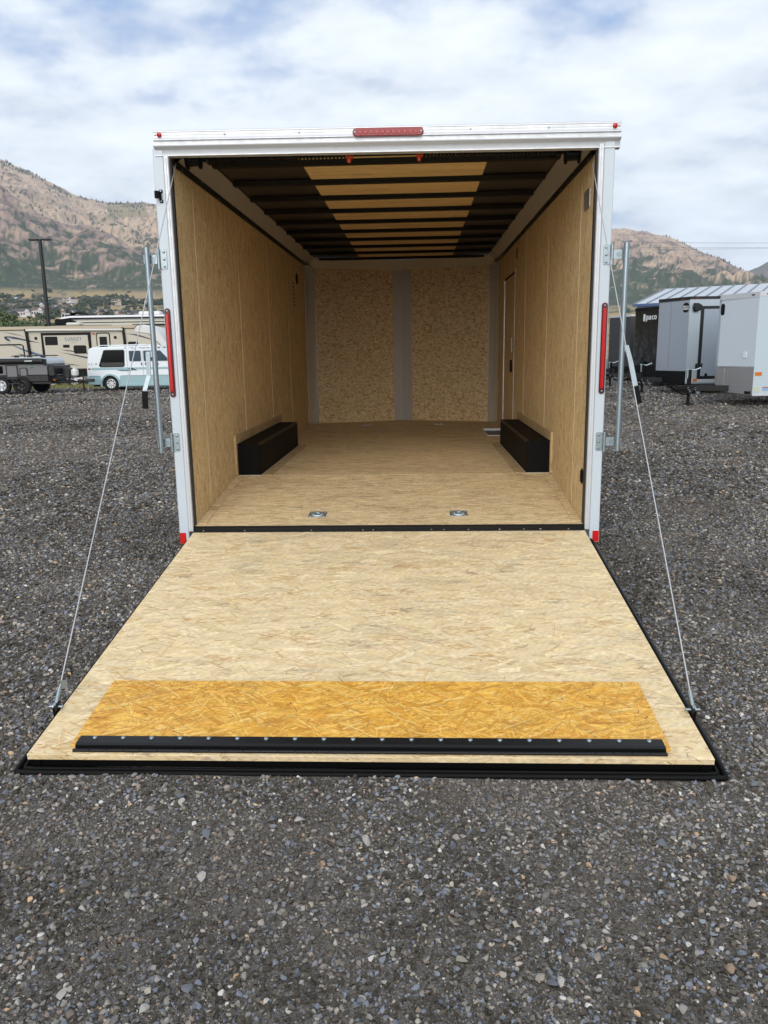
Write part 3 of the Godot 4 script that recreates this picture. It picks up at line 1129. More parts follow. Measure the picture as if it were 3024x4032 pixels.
func make_houses() -> void:
	var rng := RandomNumberGenerator.new()
	rng.seed = 40
	var walls := [Color(0.72, 0.68, 0.62), Color(0.60, 0.55, 0.50), Color(0.78, 0.77, 0.76), Color(0.52, 0.50, 0.49), Color(0.66, 0.58, 0.50)]
	var wall_names := ["beige", "brown", "white", "grey", "tan"]
	var roofs := [Color(0.33, 0.31, 0.31), Color(0.40, 0.34, 0.31), Color(0.26, 0.26, 0.28)]
	var roof_names := ["grey", "brown", "dark"]
	# azimuth, distance, and where it stands
	var spots := []
	for k in 13:
		spots.push_back([-27.3 + 0.70 * k + rng.randf_range(-0.15, 0.15), 985.0 + rng.randf_range(-35, 45)])
	for k in 10:
		spots.push_back([-27.9 + 0.42 * k + rng.randf_range(-0.12, 0.12), 850.0 + rng.randf_range(-30, 35)])
	for k in 9:
		spots.push_back([-27.7 + 0.44 * k + rng.randf_range(-0.12, 0.12), 715.0 + rng.randf_range(-25, 25)])
	for k in 8:
		spots.push_back([-22.6 + 0.42 * k + rng.randf_range(-0.12, 0.12), 770.0 + rng.randf_range(-25, 25)])
	var rows := ["in the upper row", "in the middle row", "in the lowest row", "in the row right of the lamp post"]
	var nths := ["first", "second", "third", "fourth", "fifth", "sixth", "seventh", "eighth", "ninth", "tenth", "eleventh", "twelfth", "thirteenth"]
	var lim := [13, 23, 32, 40]
	for k in spots.size():
		var az: float = spots[k][0]
		var r: float = spots[k][1]
		var row := 0
		while k >= lim[row]:
			row += 1
		var nth: int = k - (0 if row == 0 else lim[row - 1]) + 1
		var wi := rng.randi() % 5
		var ri := rng.randi() % 3
		var at := Vector3(sin(deg_to_rad(az)) * r, hill_y(az, r).x - 0.6, -cos(deg_to_rad(az)) * r)
		var o := thing("hillside_house", "%s house with %s roof, %s from left %s" % [wall_names[wi], roof_names[ri], nths[nth - 1], rows[row]], "house", at, rng.randf_range(-0.7, 0.7), "houses on the hillside")
		var w := rng.randf_range(8.5, 13.0)
		var d := rng.randf_range(7.0, 9.0)
		var h := rng.randf_range(3.6, 5.4)
		var wm := mat(walls[wi], 0.8)
		slab("wall", Vector3(-w / 2, 0, -d / 2), Vector3(w / 2, h, d / 2), wm, o)
		var b := MB.new()
		b.ext(PackedVector2Array([Vector2(-d / 2 - 0.5, h + 0.02), Vector2(0, h + 2.6), Vector2(d / 2 + 0.5, h + 0.02)]), Transform3D(Basis(Vector3.UP, PI / 2), Vector3(-w / 2 - 0.4, 0, 0)), w + 0.8)
		part("roof", b, mat(roofs[ri], 0.85), o)
		var g := MB.new()
		g.ext(PackedVector2Array([Vector2(1.0, h - 0.3), Vector2(w * 0.27, h + 1.7), Vector2(w * 0.5, h - 0.3)]), Transform3D(Basis.IDENTITY, Vector3(0, 0, 0)), d / 2 + 0.9)
		part("front_gable", g, wm, o)
		for s in 3:
			slab("window", Vector3(-w * 0.4 + s * w * 0.2, h * 0.45, d / 2), Vector3(-w * 0.4 + s * w * 0.2 + 1.2, h * 0.75, d / 2 + 0.08), m_glass, o)


# ---------------------------------------------------------------- the open trailer
const SILL := 0.395
const DECK := 0.527


func sheet(called: String, poly: PackedVector2Array, y: float, th: float, m: Material, parent: Node3D, uo := Vector2.ZERO) -> MeshInstance3D:
	# polygon in (x, z) lying at height y
	var b := MB.new()
	b.us = 1.0 / 2.42
	b.uo = uo
	var q := PackedVector2Array()
	for p in poly:
		q.push_back(Vector2(p.x, p.y))
	var keep := b.uo
	b.swap = false
	# local xy -> x, z ; drawn down from y
	b.ext(q, Transform3D(Basis(Vector3(1, 0, 0), Vector3(0, 0, 1), Vector3(0, -1, 0)), Vector3(0, y, 0)), th, 0.0015)
	b.uo = keep
	return part(called, b, m, parent)


func screw(m: Mesh, parent: Node3D, at: Vector3, face := Basis.IDENTITY, called := "screw") -> void:
	put(called, m, m_zinc, parent, Transform3D(face, at))


func dome(r: float, h: float) -> ArrayMesh:
	var b := MB.new()
	b.lathe(Transform3D.IDENTITY, [Vector2(r, 0), Vector2(r * 0.94, h * 0.45), Vector2(r * 0.7, h * 0.85), Vector2(0.001, h)], 10)
	return b.mesh()


func make_wheel(parent: Node3D, at: Vector3, r: float, w: float, rim: Color, spokes := 8, rr := 0.62) -> void:
	# axle along local z, outer face to +z
	var b := MB.new()
	var t := Transform3D(Basis(Vector3.RIGHT, PI / 2), at)
	b.lathe(t, [Vector2(r * 0.66, -w / 2), Vector2(r * 0.93, -w / 2), Vector2(r, -w * 0.36), Vector2(r, w * 0.36), Vector2(r * 0.93, w / 2), Vector2(r * 0.66, w / 2), Vector2(r * rr, w * 0.42)], 28)
	var ty := part("wheel", b, m_tyre, parent)
	var c := MB.new()
	c.lathe(t, [Vector2(r * rr, w * 0.44), Vector2(r * rr * 0.92, w * 0.47), Vector2(r * rr * 0.86, w * 0.34), Vector2(r * rr * 0.5, w * 0.30), Vector2(r * rr * 0.42, w * 0.38), Vector2(0.001, w * 0.40)], 24)
	part("rim", c, mat(rim, 0.3, 0.3), ty)
	var d := MB.new()
	for k in spokes:
		var a := TAU * k / spokes
		var ce := at + Vector3(cos(a), sin(a), 0) * r * rr * 0.68
		d.ext(disc(ce.x, ce.y, r * 0.085, 8), Transform3D(Basis.IDENTITY, Vector3(0, 0, at.z + w * 0.3)), w * 0.07)
	part("rim_hole", d, m_black, ty)


func long_light(parent: Node3D, poly: PackedVector2Array, inner: PackedVector2Array, z: float, called: String) -> MeshInstance3D:
	var o := plate(called, poly, z, 0.011, m_reddark, parent, 0.003)
	plate("lens", inner, z + 0.009, 0.009, m_redlens, o, 0.003)
	return o


func make_trailer() -> void:
	var t := thing("cargo_trailer", "large white enclosed cargo trailer with its rear ramp lowered onto the gravel", "trailer")
	var scr := dome(0.006, 0.004)
	var face := Basis(Vector3.RIGHT, PI / 2)
	# --- shell
	for s in [-1.0, 1.0]:
		var b := MB.new()
		b.box(Vector3(1.218 * s, 0.30, -0.06), Vector3(1.292 * s, 2.62, -5.6))
		part("side_wall", b, m_white, t)
	var nose := MB.new()
	for s in [-1.0, 1.0]:
		var a := Vector3(1.292 * s, 0.30, -5.6)
		var e := Vector3(0, 0.30, -6.08)
		var up := Vector3.UP * 2.32
		nose.quad(a, e, e + up, a + up, Vector3(s * 0.3, 0, -1))
		var a2 := Vector3(1.215 * s, 0.30, -5.62)
		var e2 := Vector3(0, 0.30, -6.012)
		nose.quad(a2, e2, e2 + up, a2 + up, Vector3(-s * 0.3, 0, 1))
		nose.quad(a + up, e + up, e2 + up, a2 + up, Vector3.UP)
	part("nose_skin", nose, m_white, t)
	var roof := MB.new()
	roof.ext(PackedVector2Array([Vector2(-1.292, -0.03), Vector2(1.292, -0.03), Vector2(1.292, -5.6), Vector2(0, -6.1), Vector2(-1.292, -5.6)]), Transform3D(Basis(Vector3(1, 0, 0), Vector3(0, 0, 1), Vector3(0, -1, 0)), Vector3(0, 2.652, 0)), 0.02)
	part("roof_skin", roof, m_alu, t)
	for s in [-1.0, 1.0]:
		slab("ceiling_shade_sheet", Vector3(s * 0.50, 2.6300, -5.55), Vector3(s * 1.2, 2.6315, -0.06), mat(Color(0.30, 0.28, 0.26), 0.45, 0.8), t)  # sheet added below the bare aluminium roof, shade put into its dark colour
	var under := MB.new()
	under.box(Vector3(-1.2, 0.30, -0.05), Vector3(1.2, 0.36, -5.55))
	under.box(Vector3(-1.2, 0.362, -1.25), Vector3(1.2, 0.50, -5.55))
	under.box(Vector3(-0.1, 0.30, -5.5), Vector3(0.1, 0.42, -7.2))
	for s in [-1.0, 1.0]:
		under.tube([Vector3(s * 1.0, 0.38, -5.4), Vector3(0, 0.38, -7.3)], 0.05, 6)
	under.tube([Vector3(0, -0.0, -7.0), Vector3(0, 0.9, -7.0)], 0.035, 8)
	part("chassis", under, m_steel, t)
	for z in [-1.72, -2.54]:
		for s in [-1.0, 1.0]:
			var w := Node3D.new()
			w.name = numbered("axle_end", child_names.get_or_add(t, {}))
			t.add_child(w)
			w.position = Vector3(1.13 * s, 0.345, z)
			w.rotation.y = PI / 2 * s
			make_wheel(w, Vector3.ZERO, 0.345, 0.2, Color(0.7, 0.7, 0.72))
	# --- rear frame
	for s in [-1.0, 1.0]:
		var b := MB.new()
		b.box(Vector3(1.236 * s, 0.287, -0.058), Vector3(1.296 * s, 2.592, 0.0), 0.004)
		part("corner_post", b, m_white, t)
		var a := MB.new()
		a.us = 3.0
		a.box(Vector3(1.206 * s, 0.365, -0.045), Vector3(1.2355 * s, 2.555, 0.007), 0.004)
		a.box(Vector3(1.2175 * s, 0.368, 0.0055), Vector3(1.2215 * s, 2.54, 0.0095), 0.001)
		part("jamb_trim", a, m_dull, t)
		var g := MB.new()
		g.box(Vector3(1.196 * s, 0.40, -0.05), Vector3(1.207 * s, 2.53, -0.012), 0.004)
		part("door_seal", g, mat(Color(0.17, 0.16, 0.15), 0.6), t)
		for y in [0.55, 1.02, 1.5, 1.98, 2.42]:
			put("rivet", scr, m_zinc, t, Transform3D(Basis(Vector3.FORWARD, PI / 2 * -s).rotated(Vector3.UP, 0.0), Vector3(1.2055 * s, y, -0.02)))
	# header: a drawn aluminium section, racked a little as in the photograph
	var hd := MB.new()
	hd.us = 3.0
	var prof := PackedVector2Array([Vector2(-0.06, 2.672), Vector2(0.014, 2.672), Vector2(0.018, 2.668), Vector2(0.018, 2.662), Vector2(0.015, 2.660), Vector2(0.015, 2.646), Vector2(0.0165, 2.645), Vector2(0.015, 2.644), Vector2(0.015, 2.628), Vector2(0.019, 2.625), Vector2(0.019, 2.620), Vector2(0.006, 2.618), Vector2(0.006, 2.596), Vector2(0.020, 2.593), Vector2(0.024, 2.588), Vector2(0.022, 2.584), Vector2(0.004, 2.579), Vector2(0.0, 2.572), Vector2(-0.004, 2.548), Vector2(0.006, 2.545), Vector2(0.006, 2.540), Vector2(-0.03, 2.536), Vector2(-0.06, 2.60)])
	hd.ext(prof, Transform3D(Basis(Vector3(0, 0, 1), Vector3(0, 1, 0), Vector3(-1, 0, 0)), Vector3(1.302, 0, 0)), 2.604, 0.0, true)
	var head := part("header", hd, m_dull, t)
	head.rotation.z = -0.0078
	for x in [-0.895, -0.475, 0.477, 0.905]:
		screw(scr, head, Vector3(x, 2.646, 0.015), face)
	var cl := dome(0.014, 0.014)
	for s in [-1.0, 1.0]:
		put("marker_lamp", cl, m_redlens, head, Transform3D(face, Vector3(1.266 * s, 2.648, 0.015)))
		screw(scr, head, Vector3(1.288 * s, 2.648, 0.015), face)
	# brake lamp strip in the header
	var bl := plate("brake_lamp", rrect(-0.176, 2.617, 0.218, 2.661, 0.0215, 6), 0.016, 0.012, mat(Color(0.52, 0.03, 0.07), 0.3), head, 0.004)
	for k in 11:
		var b := MB.new()
		b.ext(disc(-0.133 + 0.0308 * k, 2.639, 0.0125, 14), Transform3D(Basis.IDENTITY, Vector3(0, 0, 0.027)), 0.004, 0.002)
		put("diode_lens", b.mesh(), mat(Color(0.62, 0.05, 0.10), 0.25), bl)
	for x in [-0.163, 0.205]:
		put("screw", scr, m_zinc, bl, Transform3D(face, Vector3(x, 2.639, 0.028)))
	# tall red tail lamps
	for s in [-1.0, 1.0]:
		var x0: float = 1.2735 * s - 0.0165
		var y0 := 1.198 if s < 0.0 else 1.184
		var y1 := 1.716 if s < 0.0 else 1.702
		var l := long_light(t, rrect(x0, y0, x0 + 0.033, y1, 0.0155, 6), rrect(x0 + 0.005, y0 + 0.032, x0 + 0.025, y1 - 0.032, 0.003, 2), 0.0, "tail_lamp")
		for y in [y0 + 0.016, y1 - 0.016]:
			put("screw", scr, m_zinc, l, Transform3D(face, Vector3(x0 + 0.0165, y, 0.011)))
		# reflector stickers at the foot of the posts
		plate("reflector", rrect(1.275 * s - 0.0195, 0.289, 1.275 * s + 0.0195, 0.358, 0.004), 0.0, 0.0015, m_red, t)
		if s > 0.0:
			plate("reflector_border", rrect(1.275 * s - 0.0205, 0.2875, 1.275 * s + 0.0205, 0.361, 0.005), 0.0, 0.0008, mat(Color(0.85, 0.85, 0.85), 0.5), t)
	# door holdback on the left post
	var hb := MB.new()
	hb.box(Vector3(-1.272, 2.30, 0.0), Vector3(-1.252, 2.318, 0.006), 0.002)
	hb.box(Vector3(-1.272, 2.354, 0.0), Vector3(-1.252, 2.372, 0.006), 0.002)
	hb.box(Vector3(-1.270, 2.312, 0.004), Vector3(-1.258, 2.36, 0.022), 0.004)
	hb.tube([Vector3(-1.278, 2.322, 0.03), Vector3(-1.278, 2.360, 0.03)], 0.014, 10)
	var hbo := part("door_catch", hb, m_rubber, t)
	for y in [2.309, 2.363]:
		put("screw", scr, m_zinc, hbo, Transform3D(face, Vector3(-1.262, y, 0.006)))
	# sill
	var sl := MB.new()
	sl.box(Vector3(-1.206, 0.300, -0.012), Vector3(1.206, 0.394, 0.004), 0.003)
	sl.box(Vector3(-1.206, 0.358, 0.002), Vector3(1.206, 0.372, 0.018), 0.004)
	sl.box(Vector3(-1.206, 0.392, -0.06), Vector3(1.206, 0.398, 0.006), 0.002)
	part("sill", sl, m_steel, t)
	var rr := RandomNumberGenerator.new()
	rr.seed = 6
	var crumb := dome(0.004, 0.004)
	for k in 14:
		put("wood_crumb", crumb, mat(Color(0.75, 0.68, 0.56), 0.8), t, Transform3D(Basis.IDENTITY, Vector3(rr.randf_range(-1.15, 1.15), 0.3715, 0.011)))
	# --- cam bars
	make_bar(t, -1.0, -1.3595, 0.868, 2.053, [0.925, 1.992])
	make_bar(t, 1.0, 1.374, 0.852, 2.022, [0.903, 1.965])
	# --- interior
	make_interior(t)
	make_ramp(t)


func make_bar(t: Node3D, s: float, x: float, y0: float, y1: float, hinges: Array) -> void:
	var b := MB.new()
	b.tube([Vector3(x, y0, 0.034), Vector3(x, y1, 0.034)], 0.0155, 16)
	b.tube([Vector3(x, y1 - 0.0, 0.034), Vector3(x, y1 + 0.003, 0.034)], 0.0165, 16)
	var bar := part("lock_bar", b, m_zinc, t)
	var bolt := dome(0.008, 0.007)
	var face := Basis(Vector3.RIGHT, PI / 2)
	for y in hinges:
		var h := MB.new()
		h.ext(rrect(1.254 * s if s > 0 else -1.291, y - 0.055, 1.291 if s > 0 else -1.254, y + 0.055, 0.008), Transform3D.IDENTITY, 0.004, 0.001)
		var bx := 1.301 * s
		h.tube([Vector3(bx, y - 0.056, 0.009), Vector3(bx, y - 0.029, 0.009)], 0.0095, 12)
		h.tube([Vector3(bx, y + 0.029, 0.009), Vector3(bx, y + 0.056, 0.009)], 0.0095, 12)
		h.tube([Vector3(bx, y - 0.028, 0.009), Vector3(bx, y + 0.028, 0.009)], 0.009, 12)
		var leaf := part("bar_hinge", h, m_zinc, t)
		for k in [-0.04, 0.0, 0.04]:
			put("bolt", bolt, m_zinc, leaf, Transform3D(face, Vector3(1.270 * s, y + k, 0.004)))
		var a := MB.new()
		var xa := minf(bx, x) + 0.004
		var xb := maxf(bx, x) - 0.004
		a.box(Vector3(xa, y - 0.026, 0.007), Vector3(xb, y + 0.026, 0.011), 0.001)
		var cx: float = (bx + x) * 0.5 + 0.002 * s
		a.lathe(Transform3D(face, Vector3(cx, y, 0.011)), [Vector2(0.013, -0.0005), Vector2(0.011, 0.003), Vector2(0.007, 0.003), Vector2(0.005, 0.001), Vector2(0.0005, 0.001)], 14)
		a.box(Vector3(x + (0.013 if s > 0 else -0.020), y - 0.028, 0.028), Vector3(x + (0.020 if s > 0 else -0.013), y + 0.022, 0.040), 0.002)
		part("hinge_arm", a, m_zinc, leaf)
	# handle hanging from the bar
	var p0 := Vector3(-1.393, 1.452, 0.05) if s < 0 else Vector3(1.395, 1.444, 0.05)
	var hm := MB.new()
	var lug := minf(p0.x, x)
	hm.box(Vector3(lug - 0.012, p0.y - 0.018, 0.040), Vector3(maxf(p0.x, x) + 0.012, p0.y + 0.018, 0.046), 0.002)
	var path := [p0 + Vector3(0, 0.012, 0), Vector3(-1.396, 1.33, 0.052), Vector3(-1.424, 1.245, 0.062), Vector3(-1.428, 1.135, 0.066)] if s < 0 else [p0 + Vector3(0, 0.012, 0), Vector3(1.424, 1.36, 0.055), Vector3(1.452, 1.235, 0.065), Vector3(1.478, 1.128, 0.07)]
	for k in 3:
		var a: Vector3 = path[k]
		var e: Vector3 = path[k + 1]
		if k == 2:
			e = a.lerp(e, 0.3)
		var d := (a - e).normalized()
		var side := Vector3(1, 0, 0)
		side = (side - d * side.dot(d)).normalized()
		var kx := hm.xf
		hm.xf = Transform3D(Basis(side, d, side.cross(d)), (a + e) * 0.5)
		hm.box(Vector3(-0.0135, -(a - e).length() * 0.5 - 0.002, -0.002), Vector3(0.0135, (a - e).length() * 0.5 + 0.002, 0.002), 0.001)
		hm.xf = kx
	var ho := part("bar_handle", hm, m_zinc, t)
	put("bolt", bolt, m_zinc, ho, Transform3D(face, p0 + Vector3(0, 0, -0.004)))
	var g := MB.new()
	var ga: Vector3 = path[2].lerp(path[3], 0.05)
	var gb: Vector3 = path[3]
	var dd := (ga - gb).normalized()
	var sd := (Vector3.RIGHT - dd * dd.x).normalized()
	g.xf = Transform3D(Basis(sd, dd, sd.cross(dd)), (ga + gb) * 0.5)
	g.box(Vector3(-0.0165, -(ga - gb).length() * 0.5, -0.007), Vector3(0.0165, (ga - gb).length() * 0.5, 0.007), 0.003)
	part("grip", g, m_rubber, ho)


func make_interior(t: Node3D) -> void:
	var rng := RandomNumberGenerator.new()
	rng.seed = 31
	var scr := dome(0.006, 0.004)
	var uu := 1.0 / 2.42
	# wall boards
	var lz := [-0.052, -0.424, -1.61, -2.81, -3.955, -5.1, -5.6]
	for k in lz.size() - 1:
		slab("wall_board", Vector3(-1.216, 0.36, lz[k + 1] + 0.0015), Vector3(-1.2, 2.515, lz[k] - 0.0015), m_wall, t, 0.001, uu, true, Vector2(rng.randf(), rng.randf()))
	for k in range(1, 5):
		slab("seam_strip", Vector3(-1.2, 0.47, lz[k] - 0.007), Vector3(-1.1965, 2.505, lz[k] + 0.007), m_trim, t, 0.001)
	var rz := [-0.052, -0.39, -1.575, -2.82, -3.60]
	for k in rz.size() - 1:
		slab("wall_board", Vector3(1.2, 0.36, rz[k + 1] + 0.0015), Vector3(1.216, 2.515, rz[k] - 0.0015), m_wall, t, 0.001, uu, true, Vector2(rng.randf(), rng.randf()))
	for k in range(1, 4):
		slab("seam_strip", Vector3(1.1965, 0.47, rz[k] - 0.007), Vector3(1.2, 2.505, rz[k] + 0.007), m_trim, t, 0.001)
	slab("wall_board", Vector3(1.2, 0.36, -5.6), Vector3(1.216, 2.515, -4.595), m_wall, t, 0.001, uu, true, Vector2(rng.randf(), rng.randf()))
	slab("wall_board", Vector3(1.2, 2.235, -4.592), Vector3(1.216, 2.515, -3.603), m_wall, t, 0.001, uu, true, Vector2(rng.randf(), rng.randf()))
	# side door
	var door := slab("side_door", Vector3(1.206, 0.55, -4.57), Vector3(1.217, 2.215, -3.62), m_wall, t, 0.001, uu, true, Vector2(0.3, 0.6))
	slab("door_edge", Vector3(1.193, 0.54, -4.598), Vector3(1.206, 2.23, -4.565), m_alu, door, 0.002)
	slab("door_edge", Vector3(1.195, 0.54, -3.612), Vector3(1.206, 2.26, -3.598), m_dull, door, 0.002)
	slab("door_edge", Vector3(1.195, 2.215, -4.56), Vector3(1.206, 2.232, -3.615), m_rubber, door, 0.002)
	slab("latch", Vector3(1.188, 1.21, -3.88), Vector3(1.206, 1.34, -3.80), m_rubber, door, 0.004)
	var th := MB.new()
	th.tube([Vector3(1.16, 1.42, -3.48), Vector3(1.16, 1.57, -3.48)], 0.006, 8)
	th.tube([Vector3(1.2, 1.495, -3.48), Vector3(1.16, 1.495, -3.48)], 0.007, 8)
	part("door_hook", th, m_zinc, t)
	# floor sheets; the last one slopes down to the sill
	var zs := [-1.2, -2.41, -3.62, -4.83]
	for k in 3:
		var p := PackedVector2Array([Vector2(-1.2, zs[k] - 0.001), Vector2(1.2, zs[k] - 0.001), Vector2(1.2, zs[k + 1] + 0.001), Vector2(-1.2, zs[k + 1] + 0.001)])
		if k == 2:
			p = PackedVector2Array([Vector2(-1.2, zs[k] - 0.001), Vector2(1.2, zs[k] - 0.001), Vector2(1.2, -3.86), Vector2(0.965, -3.86), Vector2(0.965, -4.63), Vector2(1.2, -4.63), Vector2(1.2, zs[k + 1] + 0.001), Vector2(-1.2, zs[k + 1] + 0.001)])
		sheet("floor_board", p, DECK, 0.02, m_floor, t, Vector2(rng.randf(), rng.randf()))
	sheet("floor_board", PackedVector2Array([Vector2(-1.2, zs[3] - 0.001), Vector2(1.2, zs[3] - 0.001), Vector2(1.2, -5.6), Vector2(0, -6.0), Vector2(-1.2, -5.6)]), DECK, 0.02, m_floor, t, Vector2(0.2, 0.7))
	var bt := MB.new()
	bt.us = uu
	bt.uo = Vector2(0.5, 0.15)
	var slope := atan2(DECK - 0.398, 1.188)
	var ln := Vector2(1.188, DECK - 0.398).length()
	bt.box(Vector3(-1.2, -0.02, 0.0), Vector3(1.2, 0.0, ln), 0.0015)
	var bf := part("floor_board", bt, m_floor, t)
	bf.position = Vector3(0, DECK, -1.2)
	bf.rotation.x = slope
	# corner fillets along the floor
	for s in [-1.0, 1.0]:
		var b := MB.new()
		b.us = uu
		b.box(Vector3(s * 1.2, 0.0, 0.0), Vector3(s * 1.14, 0.006, ln - 0.04), 0.002)
		var o := part("floor_edge_strip", b, m_floor, t)
		o.position = Vector3(0, DECK, -1.2)
		o.rotation.x = slope
		# wheel boxes and the boards round them
		var x1 := 1.016
		var z0 := -1.195
		var z1 := -3.1
		var wb := MB.new()
		wb.box(Vector3(s * x1, DECK - 0.01, z1), Vector3(s * 1.2, DECK + 0.243, z0), 0.004)
		var wo := part("wheel_box", wb, mat(Color(0.03, 0.03, 0.032), 0.6, 0.0, 0.25), t)
		wo.set_meta("label", "black steel wheel box on the %s side" % ("left" if s < 0 else "right"))
		var c := MB.new()
		c.box(Vector3(s * 1.196, DECK + 0.243, z1), Vector3(s * 1.19, DECK + 0.249, z0 + 0.008), 0.001)
		c.box(Vector3(s * 1.196, DECK + 0.0, z0), Vector3(s * 1.19, DECK + 0.245, z0 + 0.008), 0.001)
		c.box(Vector3(s * x1, DECK + 0.0, z0 + 0.002), Vector3(s * 1.19, DECK + 0.006, z0 + 0.018), 0.001)
		c.box(Vector3(s * x1, DECK + 0.0, z1), Vector3(s * (x1 - 0.008), DECK + 0.004, z0), 0.001)
		var fe := MB.new()
		fe.box(Vector3(s * (x1 - 0.001), DECK + 0.228, z1 + 0.01), Vector3(s * (x1 + 0.02), DECK + 0.2455, z0 - 0.01), 0.002)
		part("folded_edge", fe, m_steel, wo)
		for k in 7:
			put("screw", scr, m_black, wo, Transform3D(Basis(Vector3.FORWARD, PI / 2 * -s), Vector3(s * x1, DECK + 0.03, z0 - 0.1 - 0.28 * k)))
		part("sealant", c, mat(Color(0.82, 0.78, 0.68), 0.6), wo)
		var board := MB.new()
		board.us = uu
		board.swap = true
		board.uo = Vector2(0.4, 0.1)
		board.box(Vector3(s * 1.2, DECK + 0.25, z1 - 0.05), Vector3(s * 1.183, DECK + 0.315, z0 + 0.05), 0.001)
		board.box(Vector3(s * 1.2, DECK + 0.01, z0 + 0.012), Vector3(s * 1.183, DECK + 0.249, z0 + 0.05), 0.001)
		part("trim_board", board, m_board, t)
		var fb := MB.new()
		fb.us = uu
		fb.uo = Vector2(0.7, 0.4)
		fb.box(Vector3(s * (x1 - 0.01), DECK, z1), Vector3(s * (x1 - 0.085), DECK + 0.006, z0), 0.002)
		part("trim_board", fb, m_board, t)
	# step well beside the door
	var sw := MB.new()
	sw.box(Vector3(0.965, 0.505, -4.632), Vector3(1.2, 0.534, -4.60), 0.002)
	sw.box(Vector3(0.955, 0.505, -4.632), Vector3(0.968, 0.534, -3.86), 0.002)
	sw.box(Vector3(0.965, 0.505, -3.868), Vector3(1.2, 0.534, -3.858), 0.002)
	var so := part("step_well", sw, m_dull, t)
	slab("step_tread", Vector3(0.962, 0.364, -4.62), Vector3(1.216, 0.37, -3.86), m_black, so)
	# nose boards, posts and trims
	for s in [-1.0, 1.0]:
		var a := Vector3(s * 1.2, 0, -5.6)
		var e := Vector3(0, 0, -5.99)
		var d := (e - a).normalized()
		var nn := Vector3(-d.z, 0, d.x)
		if nn.z < 0.0:
			nn = -nn
		var len_ := (e - a).length()
		var f := Transform3D(Basis(d, Vector3.UP, nn if d.cross(Vector3.UP).dot(nn) > 0 else -nn), a)
		var o := MB.new()
		o.xf = f
		o.us = 1.0 / 1.5
		o.uo = Vector2(0.13 if s < 0 else 0.55, 0.2)
		var zo := 1.0 if f.basis.z.dot(nn) > 0 else -1.0
		o.box(Vector3(0.0, 0.5, -0.018 * zo), Vector3(len_, 2.52, 0.0), 0.0)
		part("nose_board", o, m_nose, t)
		var p := MB.new()
		p.xf = f
		p.us = 1.0
		p.box(Vector3(len_ - 0.128, DECK + 0.001, 0.0), Vector3(len_ + 0.0005, 2.52, 0.004 * zo), 0.001)
		var post := part("nose_post", p, m_post, t)
		for y in [0.9, 1.35, 1.8, 2.2]:
			put("screw", scr, m_zinc, post, Transform3D(f.basis * Basis(Vector3.RIGHT, PI / 2 * zo), f * Vector3(len_ - 0.12, y, 0.004 * zo)))
		var q := MB.new()
		var k0 := Vector2(s * 1.197, -5.16)
		var k1 := Vector2(s * 1.195, -5.60)
		var k2 := Vector2(s * 1.115, -5.622)
		for k in 10:
			var fa := k / 10.0
			var fb := (k + 1) / 10.0
			var pa := k0.lerp(k1, fa).lerp(k1.lerp(k2, fa), fa)
			var pb := k0.lerp(k1, fb).lerp(k1.lerp(k2, fb), fb)
			var ta := (k1 - k0).lerp(k2 - k1, fa).normalized()
			var tb := (k1 - k0).lerp(k2 - k1, fb).normalized()
			var n0: Vector3 = Vector3(ta.y, 0, -ta.x) * s
			var n1: Vector3 = Vector3(tb.y, 0, -tb.x) * s
			var y0 := Vector3.UP * (DECK + 0.001)
			var y1 := Vector3.UP * 2.53
			q.squad(Vector3(pa.x, 0, pa.y) + y0, Vector3(pb.x, 0, pb.y) + y0, Vector3(pb.x, 0, pb.y) + y1, Vector3(pa.x, 0, pa.y) + y1, n0, n1, n1, n0)
		var cp := part("corner_strip", q, m_post, t)
		for y in [0.95, 1.3, 1.75]:
			put("screw", scr, m_zinc, cp, Transform3D(Basis(Vector3.RIGHT, PI / 2), Vector3(s * 1.14, y, -5.57)))
		# cove under the ceiling, over the nose
		var v := MB.new()
		var up := Vector3(0, 2.50, 0)
		var tp := Vector3(0, 2.615, 0)
		var inn := nn * 0.10
		v.quad(a + up + nn * 0.004, e + up + nn * 0.004, e + tp + inn, a + tp + inn, nn + Vector3.DOWN)
		v.quad(a + up + nn * 0.001, e + up + nn * 0.001, e + tp + nn * 0.001, a + tp + nn * 0.001, -nn)
		part("nose_cove", v, m_cove, t)
		# side cove with its black rail
		var cv := MB.new()
		cv.us = 2.0
		var w0 := Vector3(s * 1.196, 2.545, 0)
		var w1 := Vector3(s * 1.095, 2.622, 0)
		var hint := Vector3(-s, -1, 0)
		var za := Vector3(0, 0, -0.14)
		var zb := Vector3(0, 0, -5.58)
		cv.quad(w0 + za, w0 + zb, w1 + zb, w1 + za, hint)
		var back := Vector3(s * 0.003, 0.003, 0)
		cv.quad(w0 + back + za, w0 + back + zb, w1 + back + zb, w1 + back + za, -hint)
		cv.quad(w0 + za, w1 + za, w1 + back + za, w0 + back + za, Vector3.BACK)
		part("side_cove", cv, m_cove, t)
		var rail := slab("cove_rail", Vector3(s * 1.2, 2.506, -5.58), Vector3(s * 1.190, 2.549, -0.10), m_steel, t, 0.002)
		for k in 12:
			put("screw", scr, m_zinc, rail, Transform3D(Basis(Vector3.FORWARD, PI / 2 * -s), Vector3(s * 1.190, 2.515 + 0.02 * (k % 2), -0.2 - 0.43 * k)))
	# ceiling sheets and rafters
	for k in 3:
		slab("ceiling_board", Vector3(-0.53, 2.6225, -0.06 - 1.84 * (k + 1) + 0.001), Vector3(0.648, 2.6285, -0.06 - 1.84 * k - 0.001), m_luan, t, 0.0, 0.4, false, Vector2(0.1 * k, 0.3 * k))
